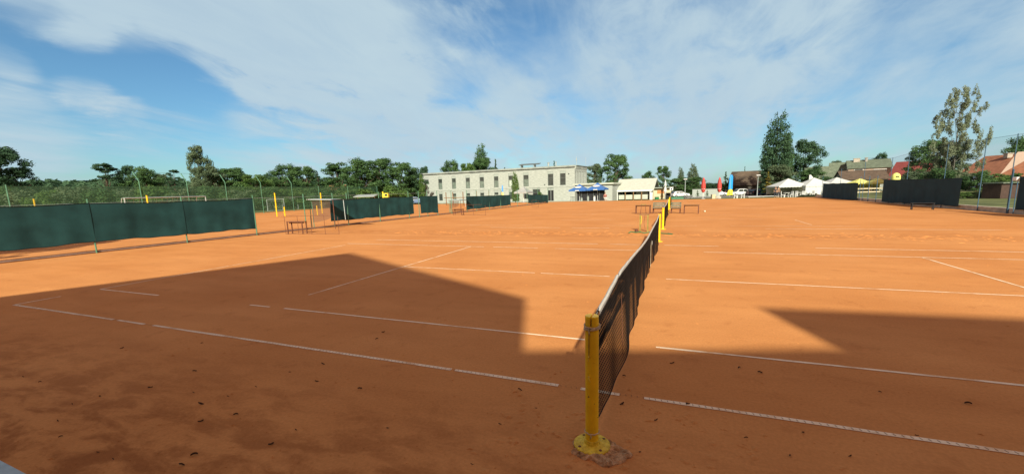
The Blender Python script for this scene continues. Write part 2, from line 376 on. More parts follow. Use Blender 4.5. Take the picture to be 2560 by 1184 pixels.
# ---------------------------------------------------------------- nets and posts
def net(y0, y1, label, fine=True, h0=1.03, h1=1.0, bulge=.045):
    root = empty('tennis_net', (0, y0, 0), 0, label, 'net', 'tennis nets down the middle of the courts')
    Ln = y1-y0
    def top(t):
        y = t*Ln
        if fine:
            K = [(0, 1.01), (.04, 1.045), (.113, 1.095), (.2, 1.045), (.35, .955), (.5, .91), (.65, .905), (.8, .935), (1, .99)]
            for (a0, z0), (a1, z1) in zip(K, K[1:]):
                if t <= a1: return lerp(z0, z1, (t-a0)/(a1-a0))
        return lerp(h0, h1, t) - .10*4*t*(1-t)
    def bot(t):
        a = .16*math.exp(-t*22) + .012
        return a + .015*abs(math.sin(t*9))
    def X(t, v):   # v: 0 top 1 bottom
        e = min(1, t*9)*min(1, (1-t)*7)
        fold = .010*math.sin(t*95+math.sin(t*23)*2) + .014*math.sin(t*47+1.3)
        return v*(bulge*e*(.35+.65*math.sin(t*9+.4)) + fold*e) + .006*math.sin(t*17)*min(1, t*20)
    def P(t, v): return Vector((X(t, v), t*Ln, lerp(top(t)-.02, bot(t), v)))
    b = MB(); ns = int(Ln/.046) if fine else int(Ln/.09); nv = 22 if fine else 11; r = .0027 if fine else .0045
    for i in range(ns+1):
        t = .012 + i/ns*.976
        b.tube([P(t, v/8) for v in range(9)], r, 3, cap=False)
    for j in range(nv+1):
        v = j/nv; b.tube([P(.012+k/110*.976, v) for k in range(111)], r*(2.2 if j == nv else 1), 3, cap=False)
    b.build('netting', m_string, root, fix=False)
    if fine:   # doubled upper rows
        b = MB()
        for i in range(ns):
            t = .014 + (i+.5)/ns*.972
            b.tube([P(t, v/12)+Vector((.02-.01*v/4, 0, 0)) for v in range(5)], r, 3, cap=False)
        for j in range(8):
            v = (j+.5)/22; b.tube([P(.014+k/110*.972, v)+Vector((.02-.01*v*3, 0, 0)) for k in range(111)], r, 3, cap=False)
        b.build('upper_netting', m_string, root, fix=False)
    # tape folded over the cable
    b = MB(); n = 90; prev = None
    for i in range(n+1):
        t = .02 + .965*i/n; w = .043; z = top(t) + .004*math.sin(i*1.7) - (.03 if abs(t-.113) < .004 else 0)
        x = X(t, 0); hh = w*(1 + .18*math.sin(i*.9)) * (.5 if abs(t-.113) < .008 else 1)
        q = [(x-.012, t*Ln, z-hh), (x-.014, t*Ln, z-.006), (x, t*Ln, z+.006), (x+.014, t*Ln, z-.006), (x+.012, t*Ln, z-hh)]
        i0 = len(b.v); b.v += q
        if i: 
            for k in range(4): b.f.append((i0-5+k, i0+k, i0+k+1, i0-4+k))
    b.build('headband', m_tape, root, fix=False)
    MB().tube([(0, -.02, h0-.005), (0, .03*Ln, top(.03))], .004, 5).build('cable', m_dark, root)
    MB().tube([(0, Ln+.02, h1-.005), (0, .985*Ln, top(.985))], .004, 5).build('cable', m_dark, root)
    if fine:
        MB().tube([P(.60, v/6)+Vector((.012, 0, 0)) for v in range(7)], .004, 5).build('centre_strap', m_rope, root)
        MB().box((.03, .60*Ln, .62), (.008, .03, .09)).build('tag', m_tape, root)
        MB().tube([P(.115, .2+v/9)+Vector((.022, .01*math.sin(v), 0)) for v in range(7)], .003, 5).build('tie_string', m_rust, root)
    return root
def post(y, label, ht, near=False, white=False):
    root = empty('net_post', (0, y, 0), 0, label, 'net post', 'yellow net posts')
    pr = .05
    prof = [(pr, .02), (pr, ht-.012), (pr-.006, ht)]
    body = MB()
    n = 28
    # tube with a slot at the top
    body.lathe([(pr, .02), (pr, ht-.075)], n)
    for s in (-1, 1):
        pts = []
        for k in range(15):
            a = -math.pi/2 + math.pi*k/14; x = pr*math.cos(a)*s; yy = pr*math.sin(a)
            x = s*max(abs(x), .006); pts.append((x, yy, ht-.074))
        body.prism(pts, (0, 0, .074))
    bevel(body.build('post', m_yellow, root), .004)
    fl = MB(); fl.lathe([(.135, .0), (.14, .008), (.14, .018), (.134, .024), (.06, .032), (.058, .06), (.05, .062)], 36)
    fl.build('base_flange', m_yellow_worn, root)
    if near:
        rp = MB()
        for q in range(3):
            pts = []
            for k in range(25):
                a = 2*math.pi*k/24; rr_ = pr+.007+.002*math.sin(5*a+q); pts.append((rr_*math.cos(a), rr_*math.sin(a), ht-.075-.012*q+.006*math.sin(a+q)))
            rp.tube(pts, .0055, 6, cap=False)
        rp.tube([(.0, -pr-.01, ht-.08), (-.012, -pr-.012, ht-.1), (-.006, -pr-.008, ht-.13)], .004, 5)
        rp.build('rope_binding', m_rope, root, smooth=True)
        r2 = MB()
        pts = [((pr+.004)*math.cos(2*math.pi*k/24), (pr+.004)*math.sin(2*math.pi*k/24), .125+.004*math.sin(4*k)) for k in range(25)]
        r2.tube(pts, .005, 6, cap=False); r2.tube([(.0, -pr-.004, .125), (.006, -pr-.01, .105), (-.004, -pr-.008, .09)], .004, 5)
        r2.build('lower_rope', m_rope, root, smooth=True)
        st = MB(); st.tube([(-.012, -pr-.003, ht-.09), (-.012, -pr-.004, ht-.3)], .0025, 5)
        st.build('cord', m_rust, root)
        for zz, tl in ((ht-.3, 0), (ht-.46, .5)):
            h = MB(); h.tube([(-.012, -pr+.002, zz), (-.012, -pr-.022, zz), (-.012+.016*tl, -pr-.028, zz-.022), (-.012+.02*tl, -pr-.012, zz-.034)], .0045, 6)
            h.lathe([(.009, -.003), (.009, .003)], 10, (-.012, -pr-.004, zz))
            h.build('hook', m_yellow_worn, root)
        for k in range(4):
            a = math.pi/4+k*math.pi/2
            MB().lathe([(.012, .018), (.012, .028), (.006, .032)], 6, (.112*math.cos(a), .112*math.sin(a), 0)).build('bolt', m_rust, root)
    else:
        MB().box((0, -pr-.01, ht*.55), (.03, .03, .12)).build('ratchet', m_yellow_worn, root)
    return root
NP = -.914
post(NP, 'thick yellow steel post with rope binding nearest the camera', 1.05, near=True)
post(11.884, 'yellow net post at the far end of the nearest net', 1.0)
post(16.45, 'yellow net post at the near end of the second net', 1.0)
post(28.7, 'yellow post at the far end of the second net, by the benches', 1.0)
post(33.9, 'yellow net post of the third court, farthest in the row', 1.02)
net(NP, 11.884, 'near dark net with white tape tied to the yellow post')
net(16.45, 28.7, 'second net in the row, between the near net and the benches', fine=False, bulge=.04)
net(33.9, 45.6, 'third net, farthest along the middle of the courts', fine=False, bulge=.04)
# concrete footing chunk under the near post
rr = random.Random(11); b = MB(); n = 40
rings = [(1.0, 0.0), (.97, .018), (.88, .03), (.6, .031), (.2, .028)]
for r_, z in rings:
    for k in range(n):
        a = 2*math.pi*k/n
        R0 = .178 + .05*max(0, math.cos(a+.35))**2 + .018*math.sin(5*a+1)+.012*math.sin(9*a)+.008*rr.uniform(-1, 1)
        b.v.append((R0*r_*math.cos(a)*1.1+.045, R0*r_*math.sin(a)*.86-.035, z*(.6+1.1*rr.random())-(.004 if z == 0 else 0)))
for i in range(len(rings)-1):
    for k in range(n): b.f.append((i*n+k, i*n+(k+1) % n, (i+1)*n+(k+1) % n, (i+1)*n+k))
b.f.append(tuple((len(rings)-1)*n+k for k in range(n)))
tag(b.build('concrete_footing', m_concrete, None, (0, NP, -.012)), 'crumbling beige concrete footing around the near yellow post base', 'concrete footing')
for o in bpy.data.objects:
    if o.get('label', '').startswith('thick yellow'): o.location.z = .012

# dried leaves and debris
LP = [(100,955),(58,942),(181,1010),(145,1052),(250,990),(152,1092),(487,928),(484,981),(570,990),(502,1053),(590,1037),(640,967),(808,910),(792,953),(958,830),(942,848),(900,972),(970,1070),(740,1074),(678,1110),(486,1138),(455,1163),(503,1010),(376,968),(305,870),(505,858),(283,1148),(725,930),(245,1130),
      (1680,908),(1848,920),(1900,932),(2008,1081),(2292,1088),(2125,1140),(1865,1095),(1975,1140),(1720,1010),(1640,1050),(1555,1010),(1560,940),(1300,975),(1250,1060),(1180,1160),(1340,1020),(2420,1010),(2200,980),(1600,1130)]
def leaf_mesh(seed):
    r = random.Random(seed); b = MB(); n = 7
    L_ = .028; w = .0075
    for i in range(n):
        t = i/(n-1); ww = w*math.sin(math.pi*min(1, max(.04, t)))*r.uniform(.7, 1.2); z = .006+.012*math.sin(t*3+seed)*r.uniform(.5, 1)+.003
        x = (t-.5)*2*L_
        b.v += [(x, -ww, max(.003, z+.004)), (x, 0, max(.002, z-.004)), (x, ww, max(.003, z+.006))]
    for i in range(n-1):
        for k in range(2): b.f.append((3*i+k, 3*i+3+k, 3*i+4+k, 3*i+1+k))
    return b
protos = []
for i, (px, py) in enumerate(LP):
    p = G(px, py)
    if len(protos) < 5:
        o = leaf_mesh(i).build('dried_leaf', m_leafdead, None, fix=False); protos.append(o)
        md = o.modifiers.new('thick', 'SOLIDIFY'); md.thickness = .003
    else: o = protos[i % 5].copy(); col.objects.link(o)
    o.location = (p.x, p.y, .003); s = random.uniform(.35, .95); o.scale = (s, s*random.uniform(.7, 1.4), s*1.2); o.rotation_euler.z = .5+random.uniform(-.7, .6)
    side = 'left of the net' if px < 1480 else 'right of the net'
    tag(o, 'small dark curled dry leaf on shaded clay ' + side, 'dry leaf', 'dry leaves scattered on the clay ' + side)

# pale plank at the lower left corner
b = MB(); A = G(-60, 1118, .45); B_ = G(82, 1192, .45); d = (B_-A).normalized(); nrm = Vector((d.y, -d.x, 0))
root = empty('low_bench', ((A+B_)/2).xy.to_3d(), math.atan2(d.y, d.x), 'pale blue grey plank bench corner at the lower left edge', 'bench')
MB().box((0, -.16, .43), (1.7, .32, .04)).build('seat', m_rail, root)
for sx in (-.7, .7):
    MB().box((sx, -.16, .205), (.06, .26, .41)).build('leg', m_galv, root)

# ---------------------------------------------------------------- left fence and screens
LA = (-21.1, 5.0); LB = (-17.2, 50.0); ld = Vector((LB[0]-LA[0], LB[1]-LA[1])).normalized(); LN = Vector((ld.y, -ld.x))
def Lx(y): return LA[0] + (y-5)*(LB[0]-LA[0])/45
def Ly(px, py): return on_line(px, py, LA, LB)
posts = [-4.2, -1.0, 2.1] + [Ly(px, py).y for px, py in ((240, 620), (468, 600), (642, 580), (765, 560), (837, 560), (872, 560), (951, 550), (1024, 545), (1049, 540), (1070, 540), (1095, 537), (1130, 535), (1168, 530), (1192, 528), (1224, 524), (1252, 521), (1276, 518), (1294, 515), (1318, 512), (1345, 510), (1370, 507))]
root = empty('fence', (Lx(5), 5, 0), 0, 'long low green post fence carrying the windscreens left of the courts', 'fence')
for y in posts:
    MB().tube([(Lx(y)-Lx(5), y-5, -.1), (Lx(y)-Lx(5), y-5, 2.15)], .028, 8).build('fence_post', m_greenmetal, root)
for z in (.06, 1.98):
    b = MB(); b.tube([(Lx(y)-Lx(5), y-5, z) for y in posts], .006, 5); b.build('wire', m_galv, root)
# low board along its foot
b = MB()
y0, y1 = -8, posts[-1]
b.box((0, 0, .04), (math.hypot(y1-y0, Lx(y1)-Lx(y0)), .04, .13)); 
b.build('foot_board', mat('weathered_board', (.2, .1, .06), .9, .3, 3), root, ((Lx(y0)+Lx(y1))/2-Lx(5)-.06, (y0+y1)/2-5, 0), math.atan2(y1-y0, Lx(y1)-Lx(y0)))

def screen(p0, p1, top, bot, label, m, side, wave=.03, nz=10, sag=.03, group='green windscreens on the left fence', postsu=None, seed=1):
    """cloth panel hung between p0 and p1; top/bot: (z at p0, z at p1)"""
    p0 = Vector(p0); p1 = Vector(p1); d = p1-p0; Ln = d.length; u = d.normalized(); n = Vector((u.y, -u.x)) * side
    rr = random.Random(seed); nu = max(8, int(Ln/.12)); o0 = len
    root = empty('windscreen', (p0.x, p0.y, 0), math.atan2(d.y, d.x), label, 'windscreen', group)
    b = MB(); ph = [rr.uniform(0, 6) for _ in range(6)]
    def zt(t): return lerp(top[0], top[1], t) - sag*abs(math.sin(math.pi*t*max(1, round(Ln/3)))) + .012*math.sin(t*Ln*2.1+ph[0])
    def zb(t): return lerp(bot[0], bot[1], t) + .02*math.sin(t*Ln*2.3+ph[1]) + .012*math.sin(t*Ln*6+ph[2])
    def off(t, v):
        return -side*(.035 + wave*(math.sin(t*Ln*1.9+ph[3]+v*1.4)*.6+.5*math.sin(t*Ln*4.3+ph[4]-v*2)+.3*math.sin(t*Ln*9+ph[5]))*(.35+v))
    for i in range(nu+1):
        for j in range(nz+1):
            t = i/nu; v = j/nz; b.v.append((t*Ln, off(t, v), lerp(zt(t), zb(t), v)))
    for i in range(nu):
        for j in range(nz): q = i*(nz+1)+j; b.f.append((q, q+1, q+nz+2, q+nz+1))
    b.build('cloth', m, root, smooth=True, fix=False)
    for nm, v, f in (('top_hem', 0, zt), ('bottom_hem', 1, zb)):
        h = MB(); h.tube([(i/nu*Ln, off(i/nu, v), f(i/nu)) for i in range(nu+1)], .016, 5); h.build(nm, m_hem, root)
    return root
def L2(y): return (Lx(y), y)
def lz(px, py, *_):
    return Ly(px, py).z
# first long screen in separate cloths per bay
screen(L2(-4.2), L2(Ly(230, 560).y), (1.98, 1.97), (.36, .46), 'dark green windscreen at the left edge of the courts', m_screen, 1, seed=1)
screen(L2(Ly(230, 560).y), L2(Ly(463, 560).y), (1.97, 1.93), (.45, .42), 'dark green windscreen second from the left edge', m_screen, 1, seed=2)
screen(L2(Ly(463, 560).y), L2(Ly(636, 540).y), (1.93, 1.96), (.42, .38), 'dark green windscreen ending at the gap before the brown bench', m_screen, 1, seed=3)
def scr(a, b_, t0, t1, b0, b1, label, seed):
    pa, pb = Ly(a, (t0+b0)/2), Ly(b_, (t1+b1)/2)
    screen((pa.x, pa.y), (pb.x, pb.y), (Ly(a, t0).z, Ly(b_, t1).z), (Ly(a, b0).z, Ly(b_, b1).z), label, m_screen, 1, seed=seed, sag=.02)
scr(824, 1033, 500, 491, 553, 534, 'long dark green windscreen behind the flat canopy', 4)
scr(1050, 1094, 490, 490, 532, 531, 'short square green windscreen before the white building corner', 5)
scr(1165, 1275, 491, 487, 524, 512, 'wide green windscreen in front of the white building windows', 6)
scr(1319, 1369, 486, 487, 508, 505, 'farthest green windscreen near the building door', 7)

# ---------------------------------------------------------------- right fence
RX = 16.85
def Ry(px, py): return on_line(px, py, (RX, 0), (RX, 10))
root = empty('tall_fence', (RX, 20, 0), 0, 'tall dark blue pole fence with fine netting along the right', 'fence')
rp = [15.5, 18.2, 20.8, 23.4] + [Ry(px, py).y for px, py in ((2545, 340), (2467, 352), (2370, 375), (2274, 392), (2233, 388))] + [45, 51, 57]
rtop = [4.1]*6 + [4.1, 3.9, 3.7, 4.0, 3.2, 2.6, 2.4]
for y, z in zip(rp, rtop):
    MB().tube([(0, y-20, -.1), (0, y-20, z)], .021, 8).build('fence_post', m_bluemetal, root)
b = MB()
for i in range(len(rp)-1): b.poly([(0, rp[i]-20, .3), (0, rp[i+1]-20, .3), (0, rp[i+1]-20, rtop[i+1]-.05), (0, rp[i]-20, rtop[i]-.05)])
b.build('netting', netting('fine_blue_netting', (.05, .1, .11), .10), root, fix=False)
b = MB(); b.tube([(0, y-20, z-.05) for y, z in zip(rp, rtop)], .008, 5); b.build('top_wire', m_bluemetal, root)
for px in (2150, 2172, 2192, 2528):
    q = Ry(px, 470); MB().tube([(0, q.y-20, 0), (0, q.y-20, 2.3)], .025, 6).build('short_post', m_bluemetal, root)
def rscr(a, b_, t0, t1, b0, b1, label, seed):
    pa, pb = Ry(a, (t0+b0)/2), Ry(b_, (t1+b1)/2)
    screen((RX-.03, pa.y), (RX-.03, pb.y), (Ry(a, t0).z, Ry(b_, t1).z), (Ry(a, b0).z, Ry(b_, b1).z), label, m_screen_navy, 1, wave=.012, seed=seed, sag=.01, group='dark windscreens on the right fence')
rscr(2058, 2146, 459, 457, 497, 500, 'dark navy windscreen beside the white and yellow tents', 21)
rscr(2209, 2405, 450, 445, 504, 515, 'widest dark navy windscreen at the foot of the birch', 22)
rscr(2549, 2760, 442, 425, 523, 545, 'dark navy windscreen cut by the right edge', 23)
# kerb along the right side
b = MB(); b.box((0, 0, .1), (.28, 75, .36)); o = b.build('kerb', m_kerb, None, (17.02, 22, 0)); bevel(o, .02); tag(o, kind='structure')

# ---------------------------------------------------------------- left tall net fence
TA = (-45.0, 10.0); TB = (-52.5, 61.0)
def Ty(px, py): return on_line(px, py, TA, TB)
p0 = Ty(0, 480)
root = empty('tall_fence', (TA[0], TA[1], 0), 0, 'tall cranked green pole fence with netting beyond the left court', 'fence')
T0 = Vector((TA[0], TA[1], 0))
tops = []
for px, py in ((345, 440), (464, 440), (561, 445), (650, 450), (727, 450)):
    q = Ty(px, py); h = 4.75; q = Vector((q.x, q.y, 0))-T0
    MB().tube([q, q+Vector((0, 0, h-.9)), q+Vector((-.55, -.1, h)), ], .042, 8).build('cranked_pole', m_greenmetal, root); tops.append(q+Vector((-.55, -.1, h)))
MB().tube(tops, .012, 5).build('top_wire', m_greenmetal, root)
MB().tube([tops[-1], tops[-1]+Vector((.5, -5.5, -.1))], .012, 5).build('top_wire', m_greenmetal, root)
low = [Ty(px, 470) for px in (-200, 18, 180, 345, 464, 561, 650, 727, 797, 870, 899, 943)]
b = MB()
for i in range(len(low)-1):
    a, c = low[i]-T0, low[i+1]-T0
    b.poly([(a.x, a.y, .1), (c.x, c.y, .1), (c.x, c.y, 3.4), (a.x, a.y, 3.4)])
b.build('netting', netting('green_netting', (.085, .19, .11), .45), root, fix=False)
for px in (18, 797, 870, 899, 943):
    q = Ty(px, 480)-T0; MB().tube([(q.x, q.y, 0), (q.x, q.y, 3.5)], .045, 8).build('fence_post', m_greenmetal, root)

# ---------------------------------------------------------------- small court furniture
def bench(px0, px1, pyb, ht, label, seat_m, leg_m, back=False, group='benches', D=None, seat=None, slats=2, depth=.36, z0=0):
    A = G(px0, pyb); B = G(px1, pyb); c = (A+B)/2; w = (B-A).length; rz = math.atan2((B-A).y, (B-A).x)
    root = empty('bench', c, rz, label, 'bench', group)
    sh = seat or (ht if not back else ht*.52)
    for i in range(slats):
        MB().box((0, (i-(slats-1)/2)*depth/slats, sh), (w, depth/slats*.8, .03)).build('seat_slat', seat_m, root)
    for sx in (-1, 1):
        for sy in (-1, 1):
            MB().box((sx*(w/2-.06), sy*(depth/2-.03), sh/2-.01), (.045, .045, sh-.02)).build('leg', leg_m, root)
    MB().box((0, 0, sh-.06), (w-.1, .04, .05)).build('rail', leg_m, root)
    if back:
        for sx in (-1, 1): MB().box((sx*(w/2-.06), depth/2+.02, ht/2+.05), (.045, .045, ht-.1)).build('back_post', leg_m, root)
        for i in range(3): MB().box((0, depth/2-.02, lerp(sh+.1, ht-.04, i/2)), (w, .03, (ht-sh)/3*.6)).build('back_slat', seat_m, root)
    return root
G1 = 'benches in the row across the middle courts'
bench(1588, 1627, 534, .62, 'thin brown table bench at the left end of the far bench row', m_wood, m_rust, group=G1)
bench(1631, 1662, 533, .78, 'green slatted bench just left of the second net', m_slat, m_rust, True, G1)
bench(1676, 1702, 533, .78, 'green slatted bench just right of the second net', m_slat, m_rust, True, G1)
bench(1708, 1748, 534, .62, 'thin brown bench at the right end of the far bench row', m_wood, m_rust, group=G1)
bench(724, 765, 584, .66, 'rusty brown bench inside the wire pen at the left fence', m_rust, m_rust, group='benches along the left fence')
bench(1134, 1158, 537, .5, 'thin brown bench by the far shelter in front of the white building', m_rust, m_rust, group='benches along the left fence')
bench(2275, 2335, 524, .42, 'dark metal bench standing before the wide navy windscreen', m_dark, m_dark, group='benches along the right fence')
# A shaped stool
c = G(1608, 537); root = empty('folding_stool', c, .1, 'brown folding A frame stool in front of the thin brown table', 'stool')
for sx in (-.2, .2):
    MB().tube([(sx, -.2, 0), (sx*.6, 0, .72)], .016, 6).build('leg', m_rust, root); MB().tube([(sx, .2, 0), (sx*.6, 0, .72)], .016, 6).build('leg', m_rust, root)
MB().box((0, 0, .73), (.34, .2, .03)).build('seat', m_olivewood, root)
# wooden frame stand and hose
A = G(1600, 579); B = G(1619, 579); root = empty('frame_stand', (A+B)/2, 0, 'brown two post wooden frame standing left of the net by the hose', 'frame stand')
w = (B-A).length
for s in (-1, 1): MB().box((s*w/2, 0, .39), (.06, .07, .78)).build('post', m_olivewood, root)
MB().box((0, 0, .765), (w+.1, .08, .035)).build('crossbar', m_wood, root)
MB().tube([(-w/2+.05, -.04, .7), (-w/2+.07, -.05, .5), (-w/2+.03, -.04, .35)], .012, 6).build('yellow_cord', m_yelcloth, root)
MB().tube([(w/2-.12, 0, .75), (w/2-.16, -.02, .4), (w/2-.1, -.03, .08)], .008, 6).build('hanging_wire', m_rust, root)
pts = [G(x, y) + Vector((0, 0, .02)) for x, y in ((1572, 583), (1577, 580), (1590, 582), (1600, 581), (1612, 583), (1625, 581), (1640, 583), (1655, 584), (1667, 585), (1681, 586), (1670, 584))]
c0 = pts[0].copy(); tag(MB().tube([p-c0 for p in pts], .022, 6).build('hose', m_hose, None, c0, smooth=True), 'green garden hose lying across the clay under the net', 'hose')
c = G(1591, 580); tag(MB().lathe([(.05, 0), (.07, .03), (.07, .12), (.03, .15)], 10).build('hose_fitting', m_rust, None, c), 'small rusty valve lump at the left end of the hose', 'valve')
c = G(1762, 530); tag(MB().lathe([(.005, 0), (.045, .012), (.062, .05), (.062, .07), (.045, .11), (.005, .12)], 12).build('ball', m_ball, None, c, smooth=True), 'pale ball lying alone right of the far benches', 'ball')
# shelters: flat canopy, posts, brown shade cloth and wire pen
def shelter(pxa, pxb, pyb, h, label, lab2, scale=1):
    A = G(pxa, pyb); B = G(pxb, pyb); c = (A+B)/2; w = (B-A).length; rz = math.atan2((B-A).y, (B-A).x)
    root = empty('shelter', c, rz, label, 'shelter', 'flat roofed player shelters on the left fence')
    r1 = MB().box((-.1*w, .35, h), (w*.62, .9, .05), m=Matrix.Rotation(.03, 3, 'Y')); r1.build('roof', m_galv, root)
    r1 = MB().box((w*.36, .45, h-.03), (w*.36, .8, .035), m=Matrix.Rotation(-.02, 3, 'Y')); r1.build('roof', m_dark, root)
    for sx, mm in ((-.40, m_greenmetal), (-.34, m_greenmetal), (.2, m_rust)):
        MB().tube([(sx*w, .1, 0), (sx*w, .1, h)], .022, 8).build('post', mm, root)
    MB().tube([(.46*w, .1, h-.03), (.50*w, .0, .55)], .018, 8).build('strut', m_galv, root)
    b = MB()
    for i in range(13):
        for j in range(6): b.v.append((lerp(-.33*w, .14*w, i/12), .04+.03*math.sin(i*1.1+j), lerp(h-.05, .42+.25*(i/12)**2, j/5)))
    for i in range(12):
        for j in range(5): q = i*6+j; b.f.append((q, q+1, q+7, q+6))
    b.build('shade_cloth', netting('brown_shade_net', (.12, .075, .06), .5), root, fix=False)
    return root
shelter(768, 866, 572, 1.78, 'flat grey canopy shelter with brown mesh beside the long windscreen', '')
shelter(1118, 1165, 531, 1.2, 'small low shelter with grey mesh in front of the white building', '')
def pen(pxa, pxb, pyb, h, label, n=4):
    A = G(pxa, pyb); B = G(pxb, pyb); c = (A+B)/2; w = (B-A).length; rz = math.atan2((B-A).y, (B-A).x)
    root = empty('wire_frame', c, rz, label, 'wire frame', 'thin brown wire frames at the left fence')
    for i in range(n): MB().tube([(lerp(-w/2, w/2, i/(n-1)), 0, 0), (lerp(-w/2, w/2, i/(n-1)), 0, h*(1 if i < n-1 else .92))], .011, 6).build('upright', m_rust, root)
    for z in (.03, h-.01): MB().tube([(-w/2, 0, z), (w/2*(1 if z < .5 else .72), 0, z)], .010, 6).build('rail', m_rust, root)
pen(715, 848, 585, .98, 'thin brown wire frame around the rusty bench', 5)
pen(1155, 1214, 538, .9, 'thin brown wire frame below the wide windscreen', 3)
pen(1330, 1346, 518, .8, 'thin brown wire frame near the farthest green windscreen', 2)

# volleyball / net posts on the left court, goals
def pole(px, pyb, h, label, r=.055, name='volleyball_post', grp='yellow posts on the left court'):
    p = G(px, pyb); root = empty(name, p, 0, label, 'post', grp)
    MB().tube([(0, 0, 0), (0, 0, h)], r, 10).build('pole', m_yellow, root)
    MB().lathe([(r*1.15, h), (r*1.15, h+.03), (r*.5, h+.05)], 10).build('cap', m_dark, root)
    MB().box((0, -r-.02, h*.42), (.06, .06, .14)).build('winch', m_yellow_worn, root)
pole(693, 541, 2.45, 'tall yellow post in front of the small white goal')
pole(713, 541, 1.0, 'short yellow post beside the tall one near the goal')
pole(806, 533, 2.35, 'tall yellow post rising above the flat canopy')
pole(794, 537, 1.0, 'short yellow post seen through the brown mesh shelter')
pole(378, 560, 2.5, 'tall yellow post rising above the left windscreen')
pole(100, 575, 2.45, 'tall yellow post near the left edge behind the windscreen')
def goal(pa, pb, dpt, h, label, m=m_galv):
    c = (pa+pb)/2; w = (pb-pa).length; root = empty('goal', c, math.atan2((pb-pa).y, (pb-pa).x), label, 'goal', 'football goals on the grass')
    for s in (-1, 1):
        MB().tube([(s*w/2, 0, 0), (s*w/2, 0, h)], .05, 8).build('upright', m, root)
        MB().tube([(s*w/2, 0, h), (s*w/2*.92, dpt*.5, h), (s*w/2*.92, dpt, .04), (s*w/2, 0, .04)], .035, 8).build('side_stay', m, root)
    MB().tube([(-w/2, 0, h), (w/2, 0, h)], .05, 8).build('crossbar', m, root)
    MB().tube([(-w/2*.92, dpt*.5, h*.995), (w/2*.92, dpt*.5, h*.995)], .03, 8).build('back_bar', m, root)
    MB().tube([(-w/2*.92, dpt, .04), (w/2*.92, dpt, .04)], .035, 8).build('ground_bar', m, root)
    b = MB()
    for i in range(15):
        x = lerp(-w/2*.92, w/2*.92, i/14); b.tube([(x, dpt*.5, h), (x, dpt, .05)], .006, 3)
    for j in range(6): z = j/5; b.tube([(-w/2*.92, lerp(dpt*.5, dpt, z), lerp(h, .05, z)), (w/2*.92, lerp(dpt*.5, dpt, z), lerp(h, .05, z))], .006, 3)
    b.build('net', m_whitefab, root, fix=False)
goal(G(670, 528), G(712, 526), 1.1, 1.7, 'small grey goal behind the tall yellow post')
goal(G(708, 524), G(746, 522), 1.1, 1.75, 'small grey goal right of the tall yellow post')
goal(Vector((-43.3, 17.3, 0)), Vector((-44.2, 24.5, 0)), 1.5, 2.3, 'large grey goal showing above the left windscreen')

